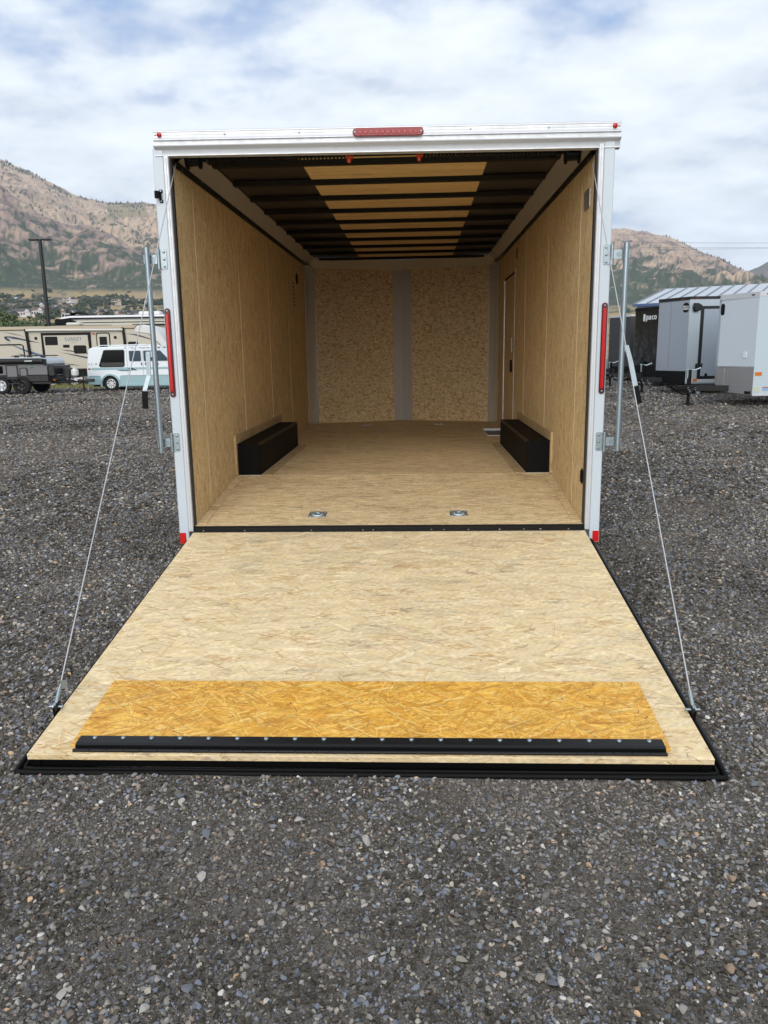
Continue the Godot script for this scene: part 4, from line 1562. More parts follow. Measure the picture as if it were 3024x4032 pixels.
	for k in 10:
		var z := -0.475 - 0.5625 * k
		if z < -5.6:
			continue
		var b := MB.new()
		b.ext(PackedVector2Array([Vector2(-0.048, 2.6215), Vector2(-0.026, 2.596), Vector2(0.026, 2.596), Vector2(0.048, 2.6215)]), Transform3D(Basis(Vector3(0, 0, 1), Vector3(0, 1, 0), Vector3(-1, 0, 0)), Vector3(1.085, 0, z - 0.05)), 2.17, 0.001)
		part("rafter", b, m_black, t)
	var pk := MB.new()
	for s in [-1.0, 1.0]:
		pk.box(Vector3(s * 1.1, 2.624, -5.6), Vector3(s * 1.2, 2.631, -0.05))
	part("roof_rail", pk, m_black, t)
	# ramp spring under the header
	for s in [-1.0, 1.0]:
		var sp := MB.new()
		var pts := []
		var xs: float = 1.06 * s
		var xe: float = 0.235 * s if s > 0 else -0.20
		var turns := 40
		for k in turns * 6 + 1:
			var a := TAU * k / 6.0
			pts.push_back(Vector3(lerpf(xs, xe, k / (turns * 6.0)), 2.548 + cos(a) * 0.017 - 0.004 * s, -0.085 + sin(a) * 0.017))
		sp.tube(pts, 0.0065, 5)
		part("ramp_spring", sp, m_steel, t)
		var dr := MB.new()
		var tb := Transform3D(Basis(Vector3.FORWARD, PI / 2), Vector3(1.085 * s - 0.045, 2.535 - 0.012 * s, -0.095))
		dr.lathe(tb, [Vector2(0.001, 0), Vector2(0.052, 0.0), Vector2(0.052, 0.008), Vector2(0.036, 0.012), Vector2(0.033, 0.07), Vector2(0.05, 0.074), Vector2(0.05, 0.082), Vector2(0.001, 0.082)], 22)
		dr.box(Vector3(1.0 * s - 0.01, 2.52, -0.12), Vector3(1.0 * s + 0.01, 2.60, -0.06), 0.004)
		part("cable_drum", dr, m_black, t)
		var cb := MB.new()
		var x := 0.215 if s > 0 else -0.185
		cb.box(Vector3(x - 0.022, 2.530, -0.105), Vector3(x + 0.022, 2.572, -0.06), 0.004)
		cb.box(Vector3(x - 0.012, 2.506, -0.095), Vector3(x + 0.008, 2.534, -0.07), 0.005)
		part("spring_clamp", cb, mat(Color(0.78, 0.25, 0.07), 0.5), t)
	var sh := MB.new()
	sh.tube([Vector3(-1.12, 2.55, -0.085), Vector3(1.12, 2.545, -0.085)], 0.009, 8)
	part("spring_shaft", sh, m_steel, t)
	# tie-down rings let into the floor
	for p in [[-0.455, -0.222, true], [0.453, -0.222, true], [-0.45, -5.28, false], [0.46, -5.28, false]]:
		var ring := MB.new()
		ring.ext(rrect(-0.056, -0.056, 0.056, 0.056, 0.010), Transform3D(Basis(Vector3(1, 0, 0), Vector3(0, 0, 1), Vector3(0, -1, 0)), Vector3(0, 0.004, 0)), 0.004, 0.001)
		ring.lathe(Transform3D(Basis.IDENTITY, Vector3(0, 0.0042, 0)), [Vector2(0.046, 0.0), Vector2(0.041, 0.006), Vector2(0.034, 0.003), Vector2(0.022, 0.0005), Vector2(0.001, 0.0005)], 22)
		var o := part("tie_down", ring, mat(Color(0.80, 0.83, 0.85), 0.3, 0.85), t)
		var lp := MB.new()
		var arc := []
		for k in 13:
			var a := PI * k / 12.0
			arc.push_back(Vector3(cos(a) * 0.027, 0.008, -sin(a) * 0.027 + 0.008))
		lp.tube(arc, 0.0035, 8)
		part("ring", lp, m_zinc, o)
		for q in [[-0.044, -0.044], [0.044, -0.044], [-0.044, 0.044], [0.044, 0.044]]:
			put("screw", scr, m_zinc, o, Transform3D(Basis.IDENTITY, Vector3(q[0], 0.004, q[1])))
		if p[2]:
			o.position = Vector3(p[0], DECK - (1.2 + p[1]) * tan(slope) + 0.0005, p[1])
			o.rotation.x = slope
		else:
			o.position = Vector3(p[0], DECK + 0.0005, p[1])
	# small fittings on the walls
	var pv := MB.new()
	pv.ext(rrect(-0.075, -0.055, 0.075, 0.055, 0.012), Transform3D(Basis(Vector3(0, 0, 1), Vector3(0, 1, 0), Vector3(-1, 0, 0)), Vector3(1.1995, 2.30, -0.215)), 0.006, 0.001)
	part("cover_plate", pv, m_alu, t)
	for q in [[1.0, 0.68, -0.092, 0.042, 0.036], [1.0, 2.39, -3.5, 0.05, 0.05], [-1.0, 2.292, -4.64, 0.055, 0.085]]:
		var b := MB.new()
		var poly := PackedVector2Array()
		for k in 20:
			poly.push_back(Vector2(cos(TAU * k / 20) * q[4], sin(TAU * k / 20) * q[3] * 1.15))
		b.ext(poly, Transform3D(Basis(Vector3(0, 0, 1), Vector3(0, 1, 0), Vector3(-1, 0, 0)), Vector3(q[0] * 1.2 + (0.0005 if q[0] < 0 else -0.0005) + 0.004, q[1], q[2])), 0.008, 0.002)
		var o := part("vent", b, m_rubber if q[2] > -3.0 or q[0] < 0 else mat(Color(0.32, 0.27, 0.2), 0.5), t)
		if q[2] > -1.0:
			for k in 5:
				var sl := MB.new()
				sl.box(Vector3(1.190, q[1] - 0.032 + 0.014 * k, q[2] - 0.024), Vector3(1.196, q[1] - 0.026 + 0.014 * k, q[2] + 0.024), 0.001)
				part("slat", sl, m_rubber, o)
	# stamp printed on the left wall board
	var st := MB.new()
	rng.seed = 9
	for k in 7:
		var y := 2.22 - 0.04 * k
		var z := -4.30
		while z > -4.44:
			var w := rng.randf_range(0.01, 0.03)
			st.box(Vector3(-1.2, y - 0.012, z - w), Vector3(-1.1994, y + 0.012, z))
			z -= w + rng.randf_range(0.006, 0.02)
	part("board_stamp", st, mat(Color(0.42, 0.32, 0.22), 0.8), t)


func make_ramp(t: Node3D) -> void:
	var angle := atan2(0.364 - 0.062, 2.174 - 0.02)
	var ln := 2.175
	# steel frame under the boards
	var f := MB.new()
	f.box(Vector3(-1.205, -0.062, 0.0), Vector3(-1.165, -0.0225, ln - 0.012), 0.003)
	f.box(Vector3(1.165, -0.062, 0.0), Vector3(1.205, -0.0225, ln - 0.012), 0.003)
	f.box(Vector3(-1.164, -0.062, 0.0), Vector3(1.164, -0.0225, 0.04), 0.003)
	f.box(Vector3(-1.164, -0.060, ln - 0.055), Vector3(1.164, -0.0225, ln - 0.012), 0.002)
	for k in 4:
		f.box(Vector3(-1.164, -0.058, 0.42 + 0.42 * k), Vector3(1.164, -0.024, 0.46 + 0.42 * k), 0.002)
	# outer skin, standing out past the frame
	f.box(Vector3(-1.262, -0.0665, -0.01), Vector3(1.262, -0.0625, ln + 0.052), 0.001)
	var r := part("ramp_door", f, m_steel, t)
	r.position = Vector3(0, 0.364, 0.02)
	r.rotation.x = angle
	r.set_meta("label", "lowered ramp door of pale strand board with a black rim")
	# rubber gasket round the rim
	var g := MB.new()
	for q in [[-0.004, 0.0085], [0.018, 0.0065]]:
		var e: float = 1.236 - q[0]
		var zz: float = ln + 0.027 - q[0]
		var pts := [Vector3(-e, -0.052, 0.02)]
		pts.push_back(Vector3(-e, -0.052, zz - 0.05))
		for k in 5:
			var a := PI / 2 * k / 4.0
			pts.push_back(Vector3(-e + 0.012 - cos(a) * 0.012, -0.052, zz - 0.012 + sin(a) * 0.012))
		for k in 5:
			var a := PI / 2 * (4 - k) / 4.0
			pts.push_back(Vector3(e - 0.012 + cos(a) * 0.012, -0.052, zz - 0.012 + sin(a) * 0.012))
		pts.push_back(Vector3(e, -0.052, zz - 0.05))
		pts.push_back(Vector3(e, -0.052, 0.02))
		g.tube(pts, q[1], 8)
	part("gasket", g, m_rubber, r)
	# two boards
	for q in [[0.0, 0.907, Vector2(0.5, 0.0)], [0.9105, ln, Vector2(0.5, 0.02)]]:
		var b := MB.new()
		b.us = 1.0 / 2.44
		b.uo = q[2]
		b.box(Vector3(-1.204, -0.022, q[0]), Vector3(1.204, 0.0, q[1]), 0.0012)
		part("ramp_board", b, m_ramp, r)
	var fl := MB.new()
	fl.us = 1.0 / 2.16
	fl.uo = Vector2(0.5, 0.0)
	# the flap's picture is 2048 x 448: keep its strands to scale
	fl.box(Vector3(-1.061, 0.0005, 1.708), Vector3(1.067, 0.0125, 2.132), 0.0015)
	for k in fl.u.size():
		fl.u[k] = Vector2(fl.u[k].x, (fl.u[k].y) * 4.571)
	part("flap_board", fl, m_flap, r)
	var h := MB.new()
	var pr := PackedVector2Array([Vector2(2.086, 0.0128), Vector2(2.086, 0.0165), Vector2(2.126, 0.0168), Vector2(2.1385, 0.0150), Vector2(2.1405, 0.0045), Vector2(2.152, 0.0045), Vector2(2.152, 0.0008), Vector2(2.1365, 0.0008), Vector2(2.1345, 0.0128)])
	h.ext(pr, Transform3D(Basis(Vector3(0, 0, 1), Vector3(0, 1, 0), Vector3(-1, 0, 0)), Vector3(1.049, 0, 0)), 2.09, 0.0)
	var hb := part("flap_hinge", h, m_steel, r)
	var n := 34
	for k in n:
		var kn := MB.new()
		var x0 := -1.043 + 2.092 * k / n
		kn.tube([Vector3(x0 + 0.001, 0.006, 2.157), Vector3(x0 + 2.092 / n - 0.001, 0.006, 2.157)], 0.0062, 8)
		part("knuckle", kn, m_steel, hb)
	var bolt := dome(0.0085, 0.006)
	for k in 20:
		put("bolt", bolt, m_zinc, hb, Transform3D(Basis.IDENTITY, Vector3(-0.984 + 0.1045 * k, 0.0166, 2.098)))
	# lift cables
	for s in [-1.0, 1.0]:
		var a := Vector3(1.193 * s, 2.50 - 0.03 * s, -0.095)
		var x := 1.222
		var e := r.transform * Vector3(x * s, 0.012, 1.897)
		var d := (a - e).normalized()
		var c := MB.new()
		c.tube([a, a.lerp(e, 0.5) + Vector3(0, -0.004, 0.0), e + d * 0.06], 0.0027, 7)
		part("lift_cable", c, mat(Color(0.74, 0.75, 0.76), 0.45, 0.5), t)
		var m := MB.new()
		m.tube([e + d * 0.010, e + d * 0.072], 0.0075, 10)
		m.lathe(Transform3D(Basis(Vector3.FORWARD, PI / 2), e + Vector3(-0.006, 0, 0)), [Vector2(0.006, 0), Vector2(0.016, 0), Vector2(0.016, 0.012), Vector2(0.006, 0.012)], 16)
		m.tube([e + Vector3(0.024 * s, 0, 0), e - Vector3(0.030 * s, 0, 0)], 0.006, 8)
		if s < 0.0:
			m.xf = Transform3D(Basis(Vector3.UP, 0.5), e + d * 0.085)
			m.box(Vector3(0.0, -0.018, -0.001), Vector3(0.026, 0.018, 0.001))
		part("cable_end", m, m_zinc, t)
		var br := MB.new()
		br.box(Vector3(minf(x * s, 1.212 * s), -0.06, 1.87), Vector3(maxf(x * s, 1.212 * s) + 0.002, 0.024, 1.925), 0.002)
		part("cable_bracket", br, m_steel, r)


# ---------------------------------------------------------------- vehicles on the left
func swoosh(pts: Array, widths: Array, z: float) -> MB:
	# a tapered decal stripe through the points
	var b := MB.new()
	var curve := Curve3D.new()
	for k in pts.size():
		var d: Vector2 = (pts[mini(k + 1, pts.size() - 1)] - pts[maxi(k - 1, 0)]) * 0.22
		curve.add_point(Vector3(pts[k].x, pts[k].y, 0), Vector3(-d.x, -d.y, 0), Vector3(d.x, d.y, 0))
	var l := curve.get_baked_length()
	var top := PackedVector2Array()
	var low := []
	for k in 15:
		var p := curve.sample_baked(l * k / 14.0)
		var q := curve.sample_baked(minf(l, l * k / 14.0 + 0.02))
		var o := curve.sample_baked(maxf(0.0, l * k / 14.0 - 0.02))
		var d := (q - o).normalized()
		var f := (pts.size() - 1) * k / 14.0
		var i := mini(int(f), pts.size() - 2)
		var w: float = maxf(0.004, lerpf(widths[i], widths[i + 1], f - i)) * 0.5
		top.push_back(Vector2(p.x - d.y * w, p.y + d.x * w))
		low.push_front(Vector2(p.x + d.y * w, p.y - d.x * w))
	for p in low:
		top.push_back(p)
	b.ext(top, Transform3D(Basis.IDENTITY, Vector3(0, 0, z)), 0.004)
	return b


func words(text: String, size: float, at: Vector3, m: Material, parent: Node3D, bold := true, depth := 0.006, slant := 0.0) -> void:
	var tm := TextMesh.new()
	tm.text = text
	var f := SystemFont.new()
	f.font_names = PackedStringArray(["Droid Sans"])
	f.font_weight = 700 if bold else 400
	tm.font = f
	tm.font_size = 32
	tm.pixel_size = size / 23.0
	tm.depth = depth
	var o := put("lettering", tm, m, parent)
	o.transform = Transform3D(Basis(Vector3.RIGHT, Vector3(slant, 1, 0), Vector3.BACK), at)


func make_van() -> void:
	var o := thing("camper_van", "white and teal full-size van parked in front of the long beige camper", "van", ahead(-14.5, 38.5, -0.25), YAW)
	var paint := mat(Color(0.86, 0.885, 0.90), 0.25)
	var teal := mat(Color(0.56, 0.68, 0.70), 0.3)
	var dteal := mat(Color(0.33, 0.46, 0.49), 0.35)
	var p := PackedVector2Array()
	for q in [[0.03, 0.30], [0.0, 0.62], [0.01, 1.05], [0.05, 1.4], [0.14, 1.94], [0.2, 2.06], [0.36, 2.13], [1.1, 2.15], [2.5, 2.17], [3.3, 2.15], [3.62, 2.08], [4.2, 1.43], [4.9, 1.32], [5.3, 1.2], [5.4, 1.0], [5.42, 0.4], [5.35, 0.28]]:
		p.push_back(Vector2(q[0], q[1]))
	for cx in [4.62, 1.13]:
		for k in 11:
			var a := PI * k / 10.0
			p.push_back(Vector2(cx + cos(a) * 0.43, maxf(0.28, 0.33 + sin(a) * 0.45)))
	var b := MB.new()
	b.ext(p, Transform3D(Basis.IDENTITY, Vector3(0, 0, -1.98)), 1.98, 0.05, true)
	var body := part("body", b, paint, o)
	# lower two-tone sides, cut round the wheels
	for q in [[0.04, 0.34, 0.68, 0.74], [1.60, 0.34, 4.15, 0.74], [5.08, 0.34, 5.38, 0.74]]:
		slab("lower_panel", Vector3(q[0], q[1], 0.0), Vector3(q[2], q[3], 0.007), teal, body, 0.003)
	slab("side_stripe", Vector3(0.25, 1.04, 0.0), Vector3(5.2, 1.15, 0.006), teal, body)
	plate("side_stripe", PackedVector2Array([Vector2(1.45, 1.04), Vector2(2.35, 1.04), Vector2(2.15, 0.97), Vector2(1.7, 0.97)]), 0.0, 0.006, dteal, body)
	plate("side_stripe", PackedVector2Array([Vector2(2.0, 1.12), Vector2(2.3, 1.11), Vector2(2.5, 1.0), Vector2(2.35, 1.0)]), 0.006, 0.004, mat(Color(0.1, 0.13, 0.15), 0.4), body)
	slab("moulding", Vector3(0.1, 0.745, 0.0), Vector3(0.62, 0.765, 0.012), dteal, body)
	slab("moulding", Vector3(1.66, 0.745, 0.0), Vector3(4.1, 0.765, 0.012), dteal, body)
	for cx in [1.13, 4.62]:
		var fl := MB.new()
		var pts := []
		for k in 15:
			var a := PI * (k - 1) / 12.0
			pts.push_back(Vector3(cx + cos(a) * 0.455, 0.33 + sin(a) * 0.475, 0.0))
		fl.tube(pts, 0.055, 7)
		part("wheel_flare", fl, teal, body)
	var rb := MB.new()
	rb.ext(PackedVector2Array([Vector2(0, 0.2), Vector2(0.08, 0.26), Vector2(0.08, 0.34), Vector2(-0.02, 0.36), Vector2(-0.1, 0.3), Vector2(-0.1, 0.2)]), Transform3D(Basis(Vector3(0, 0, 1), Vector3(0, 1, 0), Vector3(-1, 0, 0)), Vector3(4.1, 0, 0.0)), 2.5)
	part("running_board", rb, teal, body)
	var win := [[PackedVector2Array([Vector2(0.66, 1.25), Vector2(0.93, 1.95), Vector2(1.0, 1.97), Vector2(1.86, 1.97), Vector2(1.9, 1.93), Vector2(1.86, 1.24), Vector2(1.8, 1.2), Vector2(0.72, 1.2)]), m_glass]]
	for q in [[2.15, 2.72], [2.85, 3.26], [3.60, 4.0]]:
		win.push_back([rrect(q[0], 1.44, q[1], 1.94, 0.05), mat(Color(0.20, 0.27, 0.31), 0.08, 0.0, 0.3)])
	for k in win.size():
		var poly: PackedVector2Array = win[k][0]
		if k == 3:
			poly = PackedVector2Array([Vector2(3.52, 1.44), Vector2(3.52, 1.94), Vector2(3.68, 1.94), Vector2(4.07, 1.5), Vector2(4.07, 1.44)])
		var fr := plate("window", MB.inset(poly, -0.035), 0.0, 0.006, mat(Color(0.10, 0.11, 0.12), 0.5) if k == 0 else mat(Color(0.78, 0.8, 0.82), 0.3), body)
		plate("pane", poly, 0.006, 0.006, win[k][1], fr)
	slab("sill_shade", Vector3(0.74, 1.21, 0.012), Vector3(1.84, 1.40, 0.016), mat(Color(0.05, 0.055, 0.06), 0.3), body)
	for x in [2.02, 2.79, 3.42]:
		slab("door_seam", Vector3(x, 0.36, 0.0005), Vector3(x + 0.014, 2.0, 0.0025), mat(Color(0.45, 0.48, 0.5), 0.6), body)
	for q in [[2.70, 1.24], [2.9, 1.24], [3.5, 1.22]]:
		slab("handle", Vector3(q[0], q[1], 0.0), Vector3(q[0] + 0.05, q[1] + 0.13, 0.03), mat(Color(0.2, 0.21, 0.22), 0.4), body, 0.01)
	slab("tail_lamp", Vector3(0.09, 1.06, 0.001), Vector3(0.21, 1.13, 0.012), mat(Color(0.5, 0.05, 0.05), 0.3), body)
	slab("bumper", Vector3(-0.16, 0.44, -1.95), Vector3(0.06, 0.6, -0.02), mat(Color(0.75, 0.77, 0.79), 0.15, 0.9), body, 0.03)
	slab("bumper", Vector3(5.38, 0.40, -1.95), Vector3(5.55, 0.58, -0.02), mat(Color(0.75, 0.77, 0.79), 0.15, 0.9), body, 0.03)
	for z in [-0.12, -1.86]:
		var rk := MB.new()
		rk.tube([Vector3(0.55, 2.16, z), Vector3(0.7, 2.22, z), Vector3(2.9, 2.24, z), Vector3(3.2, 2.17, z)], 0.018, 6)
		part("roof_rail", rk, paint, body)
	# worn paint along the roof edge and under the belt
	var rng := RandomNumberGenerator.new()
	rng.seed = 14
	var rust := MB.new()
	for k in 46:
		var x := rng.randf_range(1.9, 4.0)
		rust.box(Vector3(x, 2.04 + rng.randf_range(0, 0.06), -0.012), Vector3(x + rng.randf_range(0.02, 0.09), 2.06 + rng.randf_range(0, 0.06), 0.003))
	for k in 12:
		var x := rng.randf_range(0.08, 0.55)
		rust.box(Vector3(x, 1.27 + rng.randf_range(0, 0.06), 0.0), Vector3(x + 0.02, 1.36, 0.003))
	part("worn_paint", rust, mat(Color(0.5, 0.52, 0.52), 0.8), body)
	make_wheel(o, Vector3(1.13, 0.37, -0.16), 0.37, 0.22, Color(0.80, 0.81, 0.82), 8)
	make_wheel(o, Vector3(4.62, 0.37, -0.16), 0.37, 0.22, Color(0.80, 0.81, 0.82), 8)
	for x in [1.13, 4.62]:
		var w := MB.new()
		w.lathe(Transform3D(Basis(Vector3.RIGHT, PI / 2), Vector3(x, 0.37, -1.8)), [Vector2(0.001, -0.11), Vector2(0.37, -0.11), Vector2(0.37, 0.11), Vector2(0.001, 0.11)], 20)
		part("wheel", w, m_tyre, o)
	slab("underbody", Vector3(0.2, 0.24, -1.8), Vector3(5.2, 0.32, -0.2), m_black, o)


func make_long_camper() -> void:
	var o := thing("travel_trailer", "long beige travel trailer with rolled awning and dark slide-out frame, behind the van", "camper", ahead(-24.0, 44.5, -0.26), YAW)
	var beige := mat(Color(0.725, 0.70, 0.635), 0.4)
	var tan_ := mat(Color(0.66, 0.60, 0.50), 0.7)
	var blk := mat(Color(0.04, 0.042, 0.045), 0.45, 0.0, 0.3)
	var b := MB.new()
	b.ext(PackedVector2Array([Vector2(0, 1.0), Vector2(0, 3.2), Vector2(10.1, 3.2), Vector2(10.4, 3.1), Vector2(10.9, 2.9), Vector2(11.5, 2.3), Vector2(11.7, 1.8), Vector2(11.7, 1.0)]), Transform3D(Basis.IDENTITY, Vector3(0, 0, -2.5)), 2.5, 0.02)
	var body := part("body", b, beige, o)
	var rf := MB.new()
	rf.ext(PackedVector2Array([Vector2(0.0, 3.19), Vector2(0.09, 3.25), Vector2(-0.1, 3.36), Vector2(-0.6, 3.44), Vector2(-2.5, 3.46), Vector2(-2.5, 3.19)]), Transform3D(Basis(Vector3(0, 0, 1), Vector3(0, 1, 0), Vector3(-1, 0, 0)), Vector3(10.15, 0, 0)), 10.15)
	part("roof", rf, tan_, o)
	var cap := MB.new()
	cap.ext(PackedVector2Array([Vector2(10.12, 3.0), Vector2(10.14, 3.2), Vector2(10.3, 3.35), Vector2(10.65, 3.42), Vector2(11.1, 3.3), Vector2(11.55, 2.95), Vector2(11.9, 2.4), Vector2(12.1, 1.8), Vector2(12.1, 1.2), Vector2(11.72, 1.2), Vector2(11.72, 1.8), Vector2(11.52, 2.3), Vector2(10.92, 2.9)]), Transform3D(Basis.IDENTITY, Vector3(0, 0, -2.52)), 2.56, 0.05, true)
	part("front_cap", cap, mat(Color(0.80, 0.80, 0.79), 0.3), o)
	slab("skirt", Vector3(0.1, 0.62, -2.45), Vector3(11.6, 0.999, -0.06), blk, o)
	# awning
	var aw := MB.new()
	aw.tube([Vector3(4.1, 3.2, 0.14), Vector3(9.52, 3.16, 0.14)], 0.065, 10)
	var ao := part("awning_roll", aw, mat(Color(0.80, 0.79, 0.76), 0.5), o)
	for q in [[4.05, 4.20], [9.5, 9.62]]:
		var arm := MB.new()
		arm.ext(PackedVector2Array([Vector2(q[0] - 0.08, 3.28), Vector2(q[0] + 0.08, 3.28), Vector2(q[0] + 0.1, 3.0), Vector2(q[1] + 0.07, 1.15), Vector2(q[1] - 0.07, 1.15), Vector2(q[0] - 0.03, 3.0)]), Transform3D(Basis.IDENTITY, Vector3(0, 0, 0.0)), 0.12, 0.01)
		part("awning_arm", arm, blk, o)
	# slide-out
	slab("slide_out", Vector3(4.86, 1.02, 0.0), Vector3(7.66, 3.05, 0.03), blk, o, 0.005)
	var sf := plate("slide_face", PackedVector2Array([Vector2(5.06, 1.05), Vector2(5.0, 2.9), Vector2(7.5, 2.9), Vector2(7.56, 1.05)]), 0.03, 0.05, beige, o, 0.01)
	var lv := plate("window", rrect(5.09, 2.37, 5.80, 2.84, 0.05), 0.08, 0.012, blk, sf)
	for k in 4:
		slab("pane", Vector3(5.13, 2.42 + 0.1 * k, 0.092), Vector3(5.76, 2.49 + 0.1 * k, 0.10), m_glass, lv, 0.003)
	var w2 := plate("window", rrect(6.66, 1.88, 7.38, 2.34, 0.1), 0.08, 0.012, blk, sf)
	for k in 2:
		plate("pane", rrect(6.71 + 0.325 * k, 1.93, 7.01 + 0.325 * k, 2.29, 0.05), 0.092, 0.004, m_glass, w2)
	slab("vent_grille", Vector3(6.08, 2.22, 0.08), Vector3(6.44, 2.38, 0.09), blk, sf, 0.003)
	words("SUNSET", 0.19, Vector3(6.68, 2.685, 0.084), mat(Color(0.44, 0.47, 0.54), 0.3, 0.2), sf)
	words("T R A I L", 0.075, Vector3(6.70, 2.50, 0.084), mat(Color(0.55, 0.54, 0.52), 0.5), sf, false)
	# entrance door
	plate("door_frame", rrect(7.95, 1.1, 8.74, 3.02, 0.12), 0.0, 0.012, blk, o)
	var dr := plate("door", rrect(8.01, 1.14, 8.68, 2.96, 0.09), 0.012, 0.02, beige, o, 0.004)
	plate("window", rrect(8.14, 1.95, 8.56, 2.79, 0.03), 0.032, 0.006, m_glass, dr)
	for q in [[4.56, 2.76], [9.03, 2.74]]:
		plate("speaker", disc(q[0], q[1], 0.085), 0.0, 0.02, blk, o)
	plate("porch_lamp", rrect(7.72, 2.93, 7.90, 3.0, 0.03), 0.03, 0.03, mat(Color(0.75, 0.36, 0.10), 0.4), o)
	var fw := plate("window", rrect(9.72, 2.18, 10.28, 2.50, 0.08), 0.0, 0.012, blk, o)
	plate("pane", rrect(9.77, 2.23, 10.0, 2.45, 0.03), 0.012, 0.004, m_glass, fw)
	plate("pane", rrect(10.03, 2.23, 10.24, 2.45, 0.03), 0.012, 0.004, m_glass, fw)
	# second slide-out at the back end
	var fr := MB.new()
	fr.tube([Vector3(0.2, 2.43, 0.01), Vector3(3.7, 2.43, 0.01), Vector3(3.8, 2.36, 0.01), Vector3(3.84, 1.3, 0.01)], 0.035, 6)
	part("slide_frame", fr, blk, o)
	# decals
	var navy := mat(Color(0.09, 0.13, 0.25), 0.3)
	var blu := mat(Color(0.33, 0.42, 0.58), 0.3)
	var dk := mat(Color(0.12, 0.13, 0.15), 0.3)
	for q in [
		[[Vector2(2.8, 2.86), Vector2(3.2, 2.84), Vector2(4.0, 2.66), Vector2(4.78, 2.50)], [0.06, 0.10, 0.08, 0.0], navy],
		[[Vector2(2.8, 2.86), Vector2(2.95, 2.72), Vector2(3.15, 2.60)], [0.12, 0.14, 0.0], navy],
		[[Vector2(3.0, 2.76), Vector2(3.5, 2.74), Vector2(4.0, 2.65)], [0.03, 0.05, 0.0], blu],
		[[Vector2(2.75, 2.64), Vector2(3.4, 2.32), Vector2(4.2, 2.0), Vector2(5.0, 1.78)], [0.0, 0.05, 0.13, 0.05], blu],
		[[Vector2(3.0, 2.5), Vector2(3.6, 2.2), Vector2(4.3, 1.92), Vector2(5.0, 1.70)], [0.0, 0.03, 0.06, 0.03], dk],
		[[Vector2(2.7, 3.14), Vector2(3.4, 3.0), Vector2(4.0, 2.84)], [0.0, 0.06, 0.0], mat(Color(0.42, 0.41, 0.38), 0.5)],
		[[Vector2(3.4, 1.98), Vector2(3.7, 1.86), Vector2(4.0, 1.8)], [0.0, 0.05, 0.03], dk],
		[[Vector2(9.6, 2.94), Vector2(10.2, 2.86), Vector2(11.0, 2.62)], [0.0, 0.09, 0.05], navy],
	]:
		part("decal", swoosh(q[0], q[1], 0.001), q[2], body)
	for q in [
		[[Vector2(5.86, 2.13), Vector2(6.3, 2.06), Vector2(6.7, 2.0)], [0.0, 0.05, 0.06], dk],
		[[Vector2(7.34, 1.9), Vector2(7.5, 1.87)], [0.06, 0.05], dk],
		[[Vector2(5.86, 1.97), Vector2(6.6, 1.82), Vector2(7.5, 1.62)], [0.0, 0.06, 0.09], dk],
		[[Vector2(6.4, 1.80), Vector2(7.0, 1.68), Vector2(7.5, 1.57)], [0.0, 0.02, 0.03], mat(Color(0.55, 0.57, 0.6), 0.3)],
		[[Vector2(6.0, 1.36), Vector2(6.5, 1.28), Vector2(7.0, 1.22)], [0.0, 0.05, 0.0], dk],
	]:
		part("decal", swoosh(q[0], q[1], 0.0805), q[2], sf)
	for x in [5.2, 6.45]:
		make_wheel(o, Vector3(x, 0.37, -0.2), 0.37, 0.2, Color(0.60, 0.60, 0.61), 6, 0.68)
	for x in [1.5, 7.6, 10.4]:
		slab("stabiliser", Vector3(x, 0.0, -0.5), Vector3(x + 0.1, 0.7, -0.4), blk, o)
		slab("stabiliser_foot", Vector3(x - 0.1, 0.0, -0.6), Vector3(x + 0.2, 0.06, -0.3), blk, o)
	slab("roof_vent", Vector3(6.1, 3.44, -1.2), Vector3(6.9, 3.62, -0.5), mat(Color(0.78, 0.77, 0.74), 0.5), o, 0.08)
	slab("roof_vent", Vector3(4.9, 3.44, -0.6), Vector3(5.05, 3.56, -0.5), blk, o)


